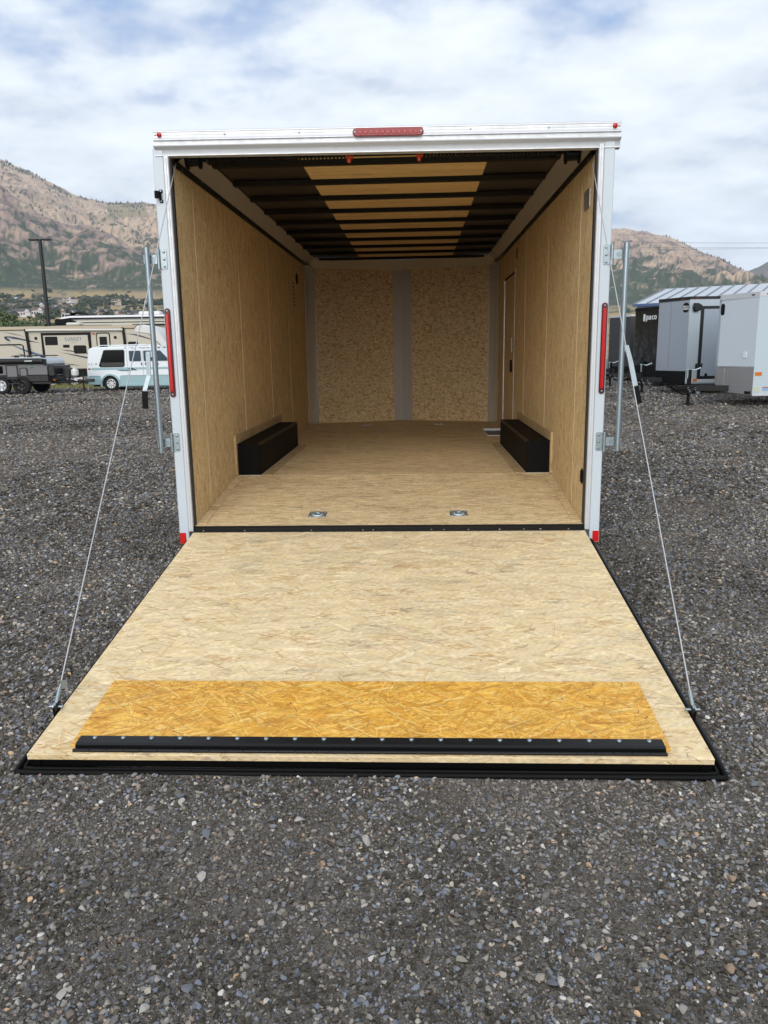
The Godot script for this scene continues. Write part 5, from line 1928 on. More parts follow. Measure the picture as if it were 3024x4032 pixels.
func make_tall_camper() -> void:
	var o := thing("fifth_wheel", "tall white-roofed camper standing behind the long beige one", "camper", ahead(-20.75, 50.5, -0.26), YAW)
	var white := mat(Color(0.84, 0.84, 0.84), 0.35)
	var beige := mat(Color(0.74, 0.735, 0.68), 0.4)
	slab("body", Vector3(0.05, 0.9, -2.5), Vector3(11.0, 3.95, 0.0), beige, o, 0.06)
	var rf := MB.new()
	rf.ext(PackedVector2Array([Vector2(0.0, 3.9), Vector2(0.1, 4.05), Vector2(0.5, 4.2), Vector2(1.0, 4.26), Vector2(11.0, 4.26), Vector2(11.0, 3.9)]), Transform3D(Basis.IDENTITY, Vector3(0, 0, -2.5)), 2.53, 0.12)
	part("roof", rf, white, o)
	var blk := mat(Color(0.035, 0.035, 0.038), 0.5, 0.0, 0.25)
	plate("rear_window_cap", PackedVector2Array([Vector2(0.02, 3.72), Vector2(0.02, 4.0), Vector2(0.12, 4.08), Vector2(0.9, 4.08), Vector2(1.35, 3.92), Vector2(1.5, 3.78), Vector2(1.35, 3.68), Vector2(0.1, 3.68)]), 0.03, 0.04, blk, o, 0.015)
	slab("side_line", Vector3(1.5, 3.80, 0.0), Vector3(11.0, 3.85, 0.012), blk, o)
	slab("side_line", Vector3(1.4, 3.64, 0.0), Vector3(3.6, 3.675, 0.012), blk, o)
	slab("slide_top", Vector3(5.0, 3.62, 0.0), Vector3(8.2, 3.68, 0.3), blk, o, 0.01)
	slab("corner_post", Vector3(9.1, 0.9, 0.0), Vector3(9.25, 3.8, 0.012), blk, o)
	plate("marker_lamp", rrect(9.3, 3.62, 9.6, 3.74, 0.05), 0.0, 0.03, mat(Color(0.75, 0.36, 0.10), 0.4), o)
	plate("door_frame", rrect(9.45, 1.6, 10.3, 3.52, 0.2), 0.0, 0.012, blk, o)
	plate("door", rrect(9.52, 1.66, 10.23, 3.46, 0.15), 0.012, 0.012, beige, o)
	var pod := MB.new()
	pod.ext(PackedVector2Array([Vector2(0.78, 4.26), Vector2(0.72, 4.48), Vector2(1.3, 4.52), Vector2(1.75, 4.48), Vector2(1.95, 4.35), Vector2(1.98, 4.26)]), Transform3D(Basis.IDENTITY, Vector3(0, 0, -1.4)), 0.8, 0.06)
	part("roof_unit", pod, blk, o)
	var rl := MB.new()
	for z in [-0.9, -1.4]:
		rl.tube([Vector3(0.1, 4.1, z), Vector3(0.1, 4.40, z), Vector3(0.16, 4.44, z), Vector3(0.65, 4.42, z), Vector3(0.72, 4.36, z), Vector3(0.72, 4.2, z)], 0.02, 6)
	part("ladder_rail", rl, white, o)
	slab("air_conditioner", Vector3(5.1, 4.26, -1.6), Vector3(6.5, 4.52, -0.8), white, o, 0.08)
	for x in [5.5, 6.7]:
		make_wheel(o, Vector3(x, 0.4, -0.2), 0.4, 0.22, Color(0.6, 0.6, 0.61), 6)


func make_small_camper() -> void:
	var o := thing("popup_camper", "low black and grey off-road camper with a white gas bottle on its tongue", "camper", ahead(-19.5, 35.8, -0.2), YAW)
	var grey := mat(Color(0.42, 0.42, 0.43), 0.4)
	var blk := mat(Color(0.045, 0.045, 0.048), 0.4)
	var sil := mat(Color(0.70, 0.73, 0.75), 0.25, 0.3)
	slab("body", Vector3(0, 0.86, -2.1), Vector3(4.22, 1.36, 0.0), grey, o, 0.02)
	slab("lower_body", Vector3(0, 0.56, -2.1), Vector3(4.24, 0.859, 0.012), blk, o, 0.02)
	var rf := MB.new()
	rf.ext(PackedVector2Array([Vector2(0, 1.361), Vector2(0, 1.62), Vector2(3.2, 1.66), Vector2(3.9, 1.65), Vector2(4.14, 1.60), Vector2(4.22, 1.48), Vector2(4.24, 1.361)]), Transform3D(Basis.IDENTITY, Vector3(0, 0, -2.1)), 2.05, 0.05, true)
	part("roof", rf, sil, o)
	var aw := MB.new()
	aw.tube([Vector3(0, 1.50, 0.08), Vector3(3.9, 1.49, 0.08), Vector3(4.12, 1.47, 0.08)], 0.125, 12)
	aw.box(Vector3(4.1, 1.30, -0.1), Vector3(4.2, 1.58, 0.12), 0.02)
	var awo := part("awning_bag", aw, mat(Color(0.05, 0.05, 0.052), 0.6), o)
	slab("label_patch", Vector3(3.32, 1.47, 0.203), Vector3(3.66, 1.52, 0.207), mat(Color(0.75, 0.75, 0.75), 0.5), awo)
	var fb := slab("front_box", Vector3(4.22, 0.80, -2.0), Vector3(4.52, 1.28, -0.08), blk, o, 0.03)
	for k in 2:
		slab("box_rib", Vector3(4.52, 0.98 + 0.16 * k, -1.9), Vector3(4.54, 1.0 + 0.16 * k, -0.15), mat(Color(0.13, 0.13, 0.135), 0.4), fb, 0.004)
	slab("step_bar", Vector3(4.53, 0.84, -1.7), Vector3(4.6, 0.875, -0.3), mat(Color(0.6, 0.61, 0.62), 0.3, 0.7), fb, 0.01)
	slab("gear_box", Vector3(4.62, 0.70, -1.6), Vector3(4.95, 1.15, -0.7), blk, o, 0.03)
	# hatches
	plate("hatch_frame", rrect(2.34, 0.76, 2.90, 1.33, 0.03), 0.0, 0.02, blk, o)
	plate("hatch", rrect(2.40, 0.80, 2.84, 1.28, 0.02), 0.02, 0.01, grey, o, 0.003)
	plate("hatch_frame", rrect(2.96, 0.80, 3.33, 1.2, 0.07), 0.0, 0.02, blk, o)
	plate("hatch", rrect(3.01, 0.84, 3.28, 1.16, 0.05), 0.02, 0.01, grey, o, 0.003)
	plate("window", rrect(1.7, 0.95, 2.2, 1.28, 0.04), 0.0, 0.02, m_glass, o)
	plate("badge", disc(3.54, 1.25, 0.085), 0.0, 0.006, mat(Color(0.10, 0.34, 0.24), 0.4), o)
	slab("badge_band", Vector3(3.45, 1.235, 0.006), Vector3(3.63, 1.262, 0.009), mat(Color(0.55, 0.62, 0.58), 0.4), o)
	slab("fender", Vector3(1.75, 0.66, 0.0), Vector3(3.0, 0.72, 0.22), blk, o, 0.02)
	slab("side_step", Vector3(2.5, 0.47, 0.0), Vector3(3.02, 0.51, 0.25), mat(Color(0.16, 0.16, 0.17), 0.5), o, 0.01)
	# frame and tongue
	var fr := MB.new()
	fr.box(Vector3(0.1, 0.45, -2.0), Vector3(4.3, 0.56, -0.1), 0.01)
	fr.tube([Vector3(4.2, 0.52, -0.4), Vector3(5.65, 0.52, -1.05)], 0.055, 8)
	fr.tube([Vector3(4.2, 0.52, -1.7), Vector3(5.65, 0.52, -1.05)], 0.055, 8)
	fr.box(Vector3(5.55, 0.47, -1.13), Vector3(5.95, 0.62, -0.97), 0.02)
	fr.tube([Vector3(5.42, 0.05, -1.05), Vector3(5.42, 0.9, -1.05)], 0.04, 8)
	fr.box(Vector3(5.30, 0.0, -1.16), Vector3(5.54, 0.05, -0.94), 0.01)
	part("chassis", fr, blk, o)
	plate("marker_lamp", rrect(4.28, 0.585, 4.41, 0.65, 0.03), -0.4, 0.03, mat(Color(0.80, 0.38, 0.10), 0.4), o)
	# gas bottle
	var gb := MB.new()
	gb.lathe(Transform3D(Basis.IDENTITY, Vector3(5.14, 0.76, -0.85)), [Vector2(0.11, 0.0), Vector2(0.13, 0.02), Vector2(0.165, 0.06), Vector2(0.168, 0.25), Vector2(0.14, 0.31), Vector2(0.06, 0.335), Vector2(0.001, 0.34)], 20)
	var go := part("gas_bottle", gb, mat(Color(0.82, 0.82, 0.81), 0.35), o)
	var gc := MB.new()
	gc.lathe(Transform3D(Basis.IDENTITY, Vector3(5.14, 1.08, -0.85)), [Vector2(0.085, 0.0), Vector2(0.09, 0.1), Vector2(0.08, 0.1), Vector2(0.075, 0.0)], 16)
	part("collar", gc, mat(Color(0.82, 0.82, 0.81), 0.35), go)
	slab("number_plate", Vector3(5.10, 0.54, -0.82), Vector3(5.24, 0.68, -0.80), mat(Color(0.8, 0.8, 0.8), 0.4), o)
	slab("number_plate", Vector3(5.24, 0.62, -0.82), Vector3(5.50, 0.70, -0.80), mat(Color(0.78, 0.74, 0.74), 0.4), o)
	# roof bars
	var rk := MB.new()
	for z in [-0.3, -1.7]:
		rk.tube([Vector3(2.5, 1.72, z), Vector3(4.1, 1.72, z)], 0.018, 6)
	for x in [2.75, 3.35, 3.95]:
		rk.tube([Vector3(x, 1.74, -1.9), Vector3(x, 1.74, -0.1)], 0.016, 6)
		rk.box(Vector3(x - 0.08, 1.62, -0.4), Vector3(x + 0.08, 1.73, -0.2), 0.02)
	part("roof_rack", rk, blk, o)
	make_wheel(o, Vector3(2.13, 0.40, 0.08), 0.40, 0.24, Color(0.75, 0.76, 0.77), 6, 0.6)
	make_wheel(o, Vector3(3.02, 0.40, 0.02), 0.40, 0.24, Color(0.1, 0.1, 0.1), 6, 0.6)
	for x in [2.13, 3.02]:
		var w := MB.new()
		w.lathe(Transform3D(Basis(Vector3.RIGHT, PI / 2), Vector3(x, 0.40, -2.0)), [Vector2(0.001, -0.12), Vector2(0.4, -0.12), Vector2(0.4, 0.12), Vector2(0.001, 0.12)], 18)
		part("wheel", w, m_tyre, o)


func make_lamp_post() -> void:
	var o := thing("lamp_post", "tall black lamp post with two flat heads behind the campers", "street lamp", ahead(-22.0, 52.5, -0.3), YAW)
	var blk := mat(Color(0.07, 0.075, 0.08), 0.5)
	var b := MB.new()
	b.tube([Vector3(0, 0.5, 0), Vector3(0, 4.5, 0), Vector3(0, 9.25, 0)], 0.15, 10, true, 0.11)
	b.lathe(Transform3D.IDENTITY, [Vector2(0.3, 0.0), Vector2(0.3, 0.5), Vector2(0.16, 0.52)], 14)
	part("pole", b, blk, o)
	for s in [-1.0, 1.0]:
		var h := MB.new()
		h.box(Vector3(0.12 * s, 9.17, -0.22), Vector3(0.70 * s, 9.25, 0.22), 0.02)
		h.box(Vector3(0.0, 9.18, -0.05), Vector3(0.2 * s, 9.24, 0.05))
		part("lamp_head", h, blk, o)


# ---------------------------------------------------------------- trailers on the right
func make_cargo(called: String, label: String, at: Vector3, q: Dictionary) -> Node3D:
	# local x runs back from the tip of the nose, local z towards the photographer's side
	var o := thing(called, label, "trailer", at, YAW, "enclosed trailers parked in a row")
	var hw: float = q.hw
	var nd: float = q.nd
	var y0: float = q.y0
	var y1: float = q.y1
	var ny: float = q.ny
	var L := 6.5
	for s in [1.0, -1.0]:
		var b := MB.new()
		b.us = 0.5
		var a := Vector3(0.02, 0, 0.02 * s)
		var e := Vector3(nd, 0, hw * s)
		b.quad(a + Vector3.UP * ny, e + Vector3.UP * ny, e + Vector3.UP * y1, a + Vector3.UP * y1, Vector3(-1, 0, s * nd / hw))
		# rounded tip
		b.quad(a + Vector3.UP * ny, Vector3(0.02, ny, 0), Vector3(0.02, y1, 0), a + Vector3.UP * y1, Vector3(-1, 0, 0))
		part("nose_panel", b, q.nose, o)
		var d := MB.new()
		d.us = 0.5
		d.box(Vector3(nd, y0, (hw - 0.04) * s), Vector3(nd + L, y1, hw * s), 0.0)
		part("side_panel", d, q.side, o)
		if q.has("skirt"):
			var k := MB.new()
			k.us = 9.0
			k.quad(Vector3(0.02, y0 + 0.05, 0), e + Vector3.UP * y0, e + Vector3.UP * (ny - 0.0), Vector3(0.02, ny, 0), Vector3(-1, 0, s * nd / hw))
			part("stone_guard", k, q.skirt, o)
	var rf := MB.new()
	rf.ext(PackedVector2Array([Vector2(0.0, 0.0), Vector2(nd, hw), Vector2(nd + L, hw), Vector2(nd + L, -hw), Vector2(nd, -hw)]), Transform3D(Basis(Vector3(1, 0, 0), Vector3(0, 0, 1), Vector3(0, -1, 0)), Vector3(0, y1 + 0.012, 0)), 0.02)
	part("roof", rf, q.trim, o)
	var tr := MB.new()
	for s in [1.0, -1.0]:
		var a := Vector3(-0.004, 0, 0)
		var e := Vector3(nd, 0, (hw + 0.008) * s)
		var hgt: float = q.band
		tr.quad(a + Vector3.UP * (y1 - hgt), e + Vector3.UP * (y1 - hgt), e + Vector3.UP * (y1 + 0.014), a + Vector3.UP * (y1 + 0.014), Vector3(-1, 0, s * 0.3))
		tr.quad(a + Vector3.UP * (y1 - hgt), e + Vector3.UP * (y1 - hgt), e + Vector3(0.01, y1 - hgt, -0.01 * s), a + Vector3(0.02, y1 - hgt, 0), Vector3.DOWN)
		tr.box(Vector3(nd, y1 - hgt * 0.8, hw * s), Vector3(nd + L, y1 + 0.014, (hw + 0.008) * s))
	part("top_trim", tr, q.trim, o)
	slab("back", Vector3(nd + L, y0, -hw), Vector3(nd + L + 0.04, y1, hw), q.side, o)
	slab("floor", Vector3(nd * 0.8, y0 + 0.02, -hw + 0.05), Vector3(nd + L, y0 + 0.08, hw - 0.05), m_black, o)
	# wheels
	for x in [nd + 3.2, nd + 4.1]:
		make_wheel(o, Vector3(x, 0.33, hw - 0.12), 0.33, 0.2, Color(0.6, 0.6, 0.6), 6)
	# tongue, jack and chains
	var jx: float = q.jack
	var g := MB.new()
	var ty: float = y0 + 0.13
	for s in [1.0, -1.0]:
		g.xf = Transform3D(Basis(Vector3.UP, atan2(0.62 * s, 1.6)), Vector3(jx - 0.05, ty, 0))
		g.box(Vector3(0.0, -0.075, -0.04), Vector3(1.7, 0.06, 0.04), 0.008)
	g.xf = Transform3D.IDENTITY
	g.box(Vector3(jx - 0.3, ty - 0.05, -0.05), Vector3(jx + 0.05, ty + 0.055, 0.05), 0.02)
	part("tongue", g, m_steel, o)
	var j := MB.new()
	var gy: float = q.ground
	j.tube([Vector3(jx, gy + 0.03, 0.0), Vector3(jx, ty, 0)], 0.036, 10)
	j.tube([Vector3(jx, ty - 0.05, 0.0), Vector3(jx, ty + 0.42, 0)], 0.048, 10)
	j.box(Vector3(jx - 0.1, gy, -0.1), Vector3(jx + 0.1, gy + 0.03, 0.1), 0.008)
	var jo := part("jack", j, m_black, o)
	var cr := MB.new()
	cr.tube([Vector3(jx - 0.08, ty + 0.42, 0), Vector3(jx + 0.1, ty + 0.40, 0.02), Vector3(jx + 0.24, ty + 0.46, 0.06)], 0.02, 7)
	cr.box(Vector3(jx - 0.075, ty + 0.22, 0.02), Vector3(jx - 0.045, ty + 0.42, 0.05))
	part("crank", cr, m_zinc, jo)
	var kn := MB.new()
	kn.tube([Vector3(jx + 0.24, ty + 0.45, 0.06), Vector3(jx + 0.25, ty + 0.56, 0.06)], 0.018, 7)
	part("crank_knob", kn, m_black, jo)
	var rng := RandomNumberGenerator.new()
	rng.seed = int(at.z * 10.0)
	var ch := MB.new()
	for c in 2:
		for k in 9:
			var f := k / 8.0
			var p := Vector3(jx + 0.02 + 0.18 * f * (1.0 if c == 0 else 0.5) - (0.05 if c == 0 else -0.1), ty - 0.02 - 0.32 * f + 0.25 * f * f * c, 0.07 + 0.03 * c)
			var tl := Vector3(rng.randf_range(-0.4, 0.4), 1, rng.randf_range(-0.3, 0.3)).normalized()
			var sd := tl.cross(Vector3.BACK if k % 2 == 0 else Vector3(0.9, 0, 0.5)).normalized()
			var ring := []
			for i in 9:
				var an := TAU * i / 8.0
				ring.push_back(p + tl * cos(an) * 0.032 + sd * sin(an) * 0.018)
			ch.tube(ring, 0.007, 5, false)
	part("safety_chain", ch, m_zinc, o)
	var wi := MB.new()
	for c in 4:
		var pts := []
		var ph := rng.randf() * 3.0
		for k in 14:
			var f := k / 13.0
			pts.push_back(Vector3(jx - 0.5 + 1.1 * f, ty + 0.06 * sin(f * 9.0 + ph) - 0.10 * sin(f * PI) * (c % 2), 0.06 + 0.05 * cos(f * 8.0 + ph)))
		wi.tube(pts, 0.013, 5)
	part("wiring", wi, m_rubber, o)
	return o


func nose_part(o: Node3D, f: Transform3D, called: String, x0: float, y0: float, x1: float, y1: float, th: float, m: Material, r := 0.004) -> MeshInstance3D:
	var b := MB.new()
	b.xf = f
	b.ext(rrect(x0, y0, x1, y1, r), Transform3D(Basis.IDENTITY, Vector3(0, 0, -th if f.basis.z.x > 0.0 else 0.0)), th)
	return part(called, b, m, o)


func nose_frame(q: Dictionary) -> Transform3D:
	# local x along the near nose panel from tip to corner, z outwards
	var d := Vector3(q.nd, 0, q.hw).normalized()
	return Transform3D(Basis(d, Vector3.UP, d.cross(Vector3.UP)), Vector3(0.02, 0, 0.02))


func make_right_row() -> void:
	var grey_white := mat(Color(0.74, 0.78, 0.81), 0.35)
	var white2 := mat(Color(0.72, 0.775, 0.80), 0.35)
	# tread plate
	var tp := Image.create(64, 64, false, Image.FORMAT_L8)
	tp.fill(Color(0.3, 0.3, 0.3))
	for y in 64:
		for x in 64:
			var cx := (x % 32) - 16
			var cy := (y % 32) - 16
			var fl := (x / 32 + y / 32) % 2 == 0
			var a := (cx + cy) * 0.707
			var b := (cx - cy) * 0.707
			if not fl:
				var w := a
				a = b
				b = w
			if a * a / 180.0 + b * b / 22.0 < 1.0:
				tp.set_pixel(x, y, Color(1, 1, 1))
	var tread := StandardMaterial3D.new()
	tread.albedo_color = Color(0.70, 0.70, 0.70)
	tread.metallic = 0.9
	tread.roughness = 0.42
	tread.heightmap_enabled = true
	tread.heightmap_texture = tex(tp)
	tread.heightmap_scale = 1.2
	var q := {"hw": 1.0, "nd": 0.40, "y0": 0.38, "y1": 2.58, "ny": 1.0, "nose": grey_white, "side": white2, "trim": m_dull, "band": 0.10, "skirt": tread, "jack": -0.62, "ground": 0.12}
	var o := make_cargo("parked_trailer", "white enclosed trailer with bright tread plate on its nose, nearest of the parked row", ahead(7.79, 18.2), q)
	var f := nose_frame(q)
	nose_part(o, f, "seam", 0.32, 1.0, 0.327, 2.5, 0.003, mat(Color(0.6, 0.63, 0.65), 0.5))
	nose_part(o, f, "latch_box", 0.74, 1.19, 0.82, 1.32, 0.03, mat(Color(0.84, 0.85, 0.86), 0.4), 0.01)
	nose_part(o, f, "guard_edge", 0.0, 0.985, 1.05, 1.005, 0.008, m_alu)
	nose_part(o, f, "guard_seam", 0.20, 0.5, 0.206, 0.98, 0.006, m_alu, 0.002)
	nose_part(o, f, "marker_lamp", 0.84, 2.52, 0.92, 2.55, 0.02, mat(Color(0.35, 0.16, 0.12), 0.3), 0.01)
	nose_part(o, f, "round_badge", -0.02, 2.14, 0.09, 2.40, 0.006, m_black, 0.054)
	slab("amber_reflector", Vector3(0.43, 0.80, 1.0), Vector3(0.58, 0.88, 1.006), mat(Color(0.80, 0.42, 0.06), 0.4), o)
	slab("sticker", Vector3(0.42, 0.44, 1.0), Vector3(0.54, 0.56, 1.004), mat(Color(0.74, 0.76, 0.66), 0.5), o)
	slab("sticker", Vector3(0.62, 0.47, 1.0), Vector3(0.98, 0.53, 1.004), mat(Color(0.55, 0.65, 0.78), 0.5), o)
	slab("sticker", Vector3(0.62, 0.535, 1.0), Vector3(0.98, 0.555, 1.004), mat(Color(0.65, 0.3, 0.28), 0.5), o)
	slab("lower_trim", Vector3(0.4, 0.36, 1.0), Vector3(6.8, 0.40, 1.008), m_dull, o, 0.002)
	slab("marker_lamp", Vector3(0.55, 2.53, 1.0), Vector3(0.65, 2.56, 1.02), mat(Color(0.35, 0.16, 0.12), 0.3), o, 0.005)
	# silver
	var silver := mat(Color(0.60, 0.635, 0.68), 0.38, 0.25)
	var silver2 := mat(Color(0.67, 0.71, 0.735), 0.38, 0.25)
	var bt := mat(Color(0.07, 0.06, 0.06), 0.4)
	q = {"hw": 1.1, "nd": 0.45, "y0": 0.42, "y1": 2.76, "ny": 0.80, "nose": silver, "side": silver2, "trim": bt, "band": 0.075, "skirt": m_black, "jack": -0.36, "ground": 0.15}
	o = make_cargo("parked_trailer", "silver enclosed trailer with black-framed side door, second of the parked row", ahead(7.87, 22.5), q)
	f = nose_frame(q)
	nose_part(o, f, "seam", 0.46, 0.82, 0.47, 2.7, 0.006, mat(Color(0.45, 0.47, 0.5), 0.5))
	for k in 9:
		nose_part(o, f, "rivet", 0.457, 0.9 + 0.2 * k, 0.475, 0.918 + 0.2 * k, 0.012, mat(Color(0.38, 0.39, 0.4), 0.5), 0.008)
	var bd: MeshInstance3D = nose_part(o, f, "round_badge", 0.90, 2.36, 1.16, 2.62, 0.012, m_black, 0.12)
	for w in [["WELLS", 2.515], ["CARGO", 2.455]]:
		words(w[0], 0.05, f * Vector3(1.03, w[1], 0.0) + Vector3(-0.016, 0, 0.006), mat(Color(0.85, 0.86, 0.86), 0.5), bd, true, 0.004)
		var l: MeshInstance3D = bd.get_child(bd.get_child_count() - 1)
		l.transform = Transform3D(Basis(f.basis.x, Vector3.UP, f.basis.x.cross(Vector3.UP)), l.position)
	var doorf := plate("door_frame", PackedVector2Array([Vector2(0.76, 0.58), Vector2(0.76, 2.52), Vector2(1.72, 2.52), Vector2(1.72, 0.58)]), 1.1, 0.012, bt, o)
	plate("side_door", rrect(0.845, 0.66, 1.64, 2.44, 0.01), 1.112, 0.014, silver, o, 0.004)
	slab("door_latch", Vector3(0.96, 0.66, 1.126), Vector3(1.03, 0.73, 1.14), m_black, o)
	slab("door_hold", Vector3(0.70, 0.86, 1.1), Vector3(0.735, 1.0, 1.16), m_black, o, 0.01)
	var lt := MB.new()
	lt.ext(PackedVector2Array([Vector2(0.54, 2.60), Vector2(0.66, 2.60), Vector2(0.76, 2.54), Vector2(0.78, 2.50), Vector2(0.74, 2.43), Vector2(0.62, 2.37), Vector2(0.55, 2.38), Vector2(0.515, 2.5)]), Transform3D(Basis.IDENTITY, Vector3(0, 0, 1.1)), 0.11, 0.03)
	part("loading_lamp", lt, mat(Color(0.055, 0.055, 0.06), 0.35), o)
	slab("lower_trim", Vector3(0.45, 0.50, 1.1), Vector3(6.9, 0.575, 1.108), m_dull, o, 0.002)
	slab("lower_trim", Vector3(0.45, 0.40, 1.1), Vector3(6.9, 0.46, 1.109), bt, o, 0.002)
	slab("amber_reflector", Vector3(0.66, 0.515, 1.108), Vector3(0.77, 0.59, 1.112), mat(Color(0.80, 0.40, 0.06), 0.4), o)
	slab("sticker", Vector3(0.49, 0.52, 1.108), Vector3(0.62, 0.60, 1.111), mat(Color(0.70, 0.74, 0.72), 0.5), o)
	nose_part(o, f, "marker_lamp", 0.86, 2.70, 0.95, 2.725, 0.02, mat(Color(0.45, 0.14, 0.10), 0.3), 0.005)
	slab("marker_lamp", Vector3(0.6, 2.715, 1.1), Vector3(0.7, 2.74, 1.125), mat(Color(0.45, 0.14, 0.10), 0.3), o)
	# black, glossy
	var gl := StandardMaterial3D.new()
	gl.albedo_color = Color(0.035, 0.035, 0.037)
	gl.roughness = 0.12
	gl.heightmap_enabled = true
	var wob := noise(FastNoiseLite.TYPE_SIMPLEX_SMOOTH, 0.018, 3, 2)
	gl.heightmap_texture = tex(wob.get_seamless_image(256, 256))
	gl.heightmap_scale = 0.7
	q = {"hw": 1.2, "nd": 0.46, "y0": 0.42, "y1": 2.74, "ny": 0.86, "nose": gl, "side": gl, "trim": m_black, "band": 0.09, "skirt": m_black, "jack": -0.75, "ground": 0.15}
	o = make_cargo("parked_trailer", "glossy black enclosed trailer with white nose lettering, third of the parked row", ahead(8.62, 26.9), q)
	f = nose_frame(q)
	var bd2: MeshInstance3D = nose_part(o, f, "name_mark", 0.40, 2.31, 0.50, 2.54, 0.006, mat(Color(0.8, 0.81, 0.82), 0.4), 0.02)
	words("paco", 0.17, Vector3.ZERO, mat(Color(0.8, 0.81, 0.82), 0.4), bd2, true, 0.01)
	var l2: MeshInstance3D = bd2.get_child(0)
	l2.transform = Transform3D(Basis(f.basis.x, Vector3.UP, f.basis.x.cross(Vector3.UP)), f * Vector3(0.80, 2.43, 0) + Vector3(-0.012, 0, 0.004))
	# dark grey at the back
	var dg := mat(Color(0.20, 0.205, 0.215), 0.45)
	q = {"hw": 1.2, "nd": 0.46, "y0": 0.45, "y1": 2.66, "ny": 0.75, "nose": dg, "side": dg, "trim": m_dull, "band": 0.05, "skirt": m_black, "jack": -0.7, "ground": 0.12}
	make_cargo("parked_trailer", "dark grey enclosed trailer at the far end of the parked row", ahead(9.0, 31.2), q)
	# a rounded white camper roof behind them
	var w := thing("white_camper", "white round-roofed camper half hidden behind the dark grey trailer", "camper", ahead(13.4, 44.0, 0.1), YAW)
	var b := MB.new()
	b.ext(PackedVector2Array([Vector2(0, 0.6), Vector2(0, 2.6), Vector2(0.2, 2.9), Vector2(0.6, 3.1), Vector2(4.6, 3.25), Vector2(5.0, 3.0), Vector2(5.0, 0.6)]), Transform3D(Basis.IDENTITY, Vector3(0, 0, -2.3)), 2.3, 0.12, true)
	part("body", b, mat(Color(0.82, 0.82, 0.82), 0.35), w)
	slab("side_stripe", Vector3(0.1, 1.3, 0.0), Vector3(4.9, 1.5, 0.006), mat(Color(0.3, 0.32, 0.35), 0.4), w)
	for x in [2.2, 3.1]:
		make_wheel(w, Vector3(x, 0.34, -0.15), 0.34, 0.2, Color(0.6, 0.6, 0.6), 6)


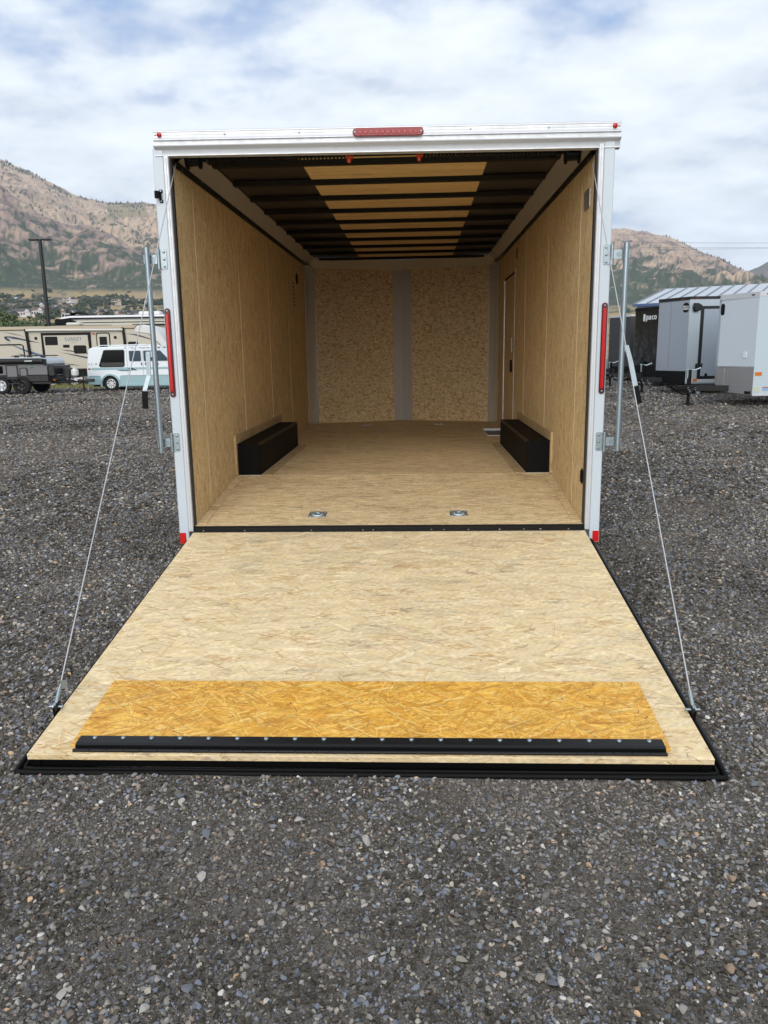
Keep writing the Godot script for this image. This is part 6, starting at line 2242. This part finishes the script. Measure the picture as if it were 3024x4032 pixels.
func make_building() -> void:
	var p0 := ahead(17.72, 55.0, 0.0)
	var p1 := ahead(22.2, 62.0, 0.0)
	var g := p1 - p0
	var half := Vector2(g.x, g.z).length()
	var gd := g.normalized()
	var ax := Vector3(-gd.z, 0, gd.x)
	if ax.x < 0.0:
		ax = -ax
	var o := thing("metal_building", "long grey metal shed with a ribbed pale roof behind the parked trailers", "building", p0)
	o.transform = Transform3D(Basis(ax, Vector3.UP, ax.cross(Vector3.UP)), p0)
	var back := 1.0 if o.transform.basis.z.dot(gd) > 0 else -1.0
	var L := 30.0
	var ey := 4.43
	var ry := 5.85
	var wall := MB.new()
	wall.quad(Vector3(0, 0, 0), Vector3(L, 0, 0), Vector3(L, ey, 0), Vector3(0, ey, 0), Vector3(0, 0, -back))
	wall.quad(Vector3(0, 0, 2 * half * back), Vector3(L, 0, 2 * half * back), Vector3(L, ey, 2 * half * back), Vector3(0, ey, 2 * half * back), Vector3(0, 0, back))
	for x in [0.0, L]:
		var s := -1.0 if x == 0.0 else 1.0
		wall.quad(Vector3(x, 0, 0), Vector3(x, 0, 2 * half * back), Vector3(x, ey, 2 * half * back), Vector3(x, ey, 0), Vector3(s, 0, 0))
		wall.tri(Vector3(x, ey, 0), Vector3(x, ey, 2 * half * back), Vector3(x, ry, half * back), Vector3(s, 0, 0))
	part("wall", wall, mat(Color(0.56, 0.61, 0.68), 0.5), o)
	var pale := mat(Color(0.74, 0.76, 0.79), 0.4, 0.3)
	var rf := MB.new()
	var a := Vector3(-0.2, ey - 0.03, -0.3 * back)
	var b := Vector3(-0.2, ry + 0.04, half * back)
	var c := Vector3(-0.2, ey - 0.03, (2 * half + 0.3) * back)
	var dx := Vector3(L + 0.4, 0, 0)
	rf.quad(a, b, b + dx, a + dx, Vector3(0, 1, -0.2 * back))
	rf.quad(c, b, b + dx, c + dx, Vector3(0, 1, 0.2 * back))
	var ro := part("roof", rf, pale, o)
	var rib := MB.new()
	var d := (b - a)
	rib.xf = Transform3D(Basis(Vector3.RIGHT, d.normalized(), Vector3.RIGHT.cross(d.normalized())), a)
	rib.box(Vector3(0, 0, -0.06), Vector3(0.09, d.length(), 0.06), 0.0)
	var rm := rib.mesh()
	var rcol := mat(Color(0.50, 0.52, 0.56), 0.5, 0.2)
	for k in 36:
		put("roof_rib", rm, rcol, ro, Transform3D(Basis.IDENTITY, Vector3(0.1 + 0.83 * k, 0, 0)))
	var ed := MB.new()
	ed.box(Vector3(-0.22, ey - 0.2, -0.36 * back), Vector3(L, ey - 0.03, -0.28 * back))
	part("eave_trim", ed, mat(Color(0.25, 0.33, 0.48), 0.5), o)


func make_wires() -> void:
	var n := ["uppermost thin power line against the sky above the trailers", "middle thin power line against the sky above the trailers", "lowest thin power line against the sky above the trailers"]
	var k := 0
	for q in [[19.7, 20.3], [18.95, 19.5], [18.75, 19.1]]:
		var b := MB.new()
		var pts := []
		for i in 13:
			var f := i / 12.0
			var sag := 4.0 * f * (1.0 - f) * 0.8
			pts.push_back(ahead(lerpf(40.0, 110.0, f), 150.0 - 8.0 * k, lerpf(q[0], q[1], f) - sag))
		b.tube(pts, 0.02, 5)
		var o := part("power_line", b, mat(Color(0.25, 0.26, 0.28), 0.6), self)
		tag(o, n[k], "cable", "power lines")
		k += 1


# ---------------------------------------------------------------- all of it
func _ready() -> void:
	var cam := Camera3D.new()
	cam.name = "camera"
	cam.position = cam_at
	cam.rotation_degrees = Vector3(-11.745, 2.619, -0.922)
	cam.fov = 67.246
	cam.near = 0.05
	cam.far = 9000.0
	add_child(cam)
	var env := Environment.new()
	env.background_mode = Environment.BG_SKY
	env.sky = make_sky()
	env.tonemap_mode = Environment.TONE_MAPPER_LINEAR
	env.tonemap_exposure = 1.4
	env.fog_enabled = true
	env.fog_density = 0.00012
	env.fog_light_color = Color(0.80, 0.87, 0.95)
	env.sdfgi_enabled = true
	env.ssao_enabled = true
	env.ssil_enabled = true
	var we := WorldEnvironment.new()
	we.name = "world"
	we.environment = env
	add_child(we)
	var sun := DirectionalLight3D.new()
	sun.name = "sun"
	sun.light_color = Color(1.0, 0.975, 0.94)
	sun.light_energy = 0.68
	sun.light_angular_distance = 50.0
	sun.shadow_enabled = true
	sun.rotation_degrees = Vector3(-21.0, -8.0, 0)
	add_child(sun)
	gn = noise(FastNoiseLite.TYPE_SIMPLEX_SMOOTH, 0.8, 3, 3)
	make_materials()
	make_ground()
	make_hills()
	make_building()
	make_houses()
	make_far_plants()
	make_weeds()
	make_trailer()
	make_van()
	make_long_camper()
	make_tall_camper()
	make_small_camper()
	make_lamp_post()
	make_right_row()
	make_wires()
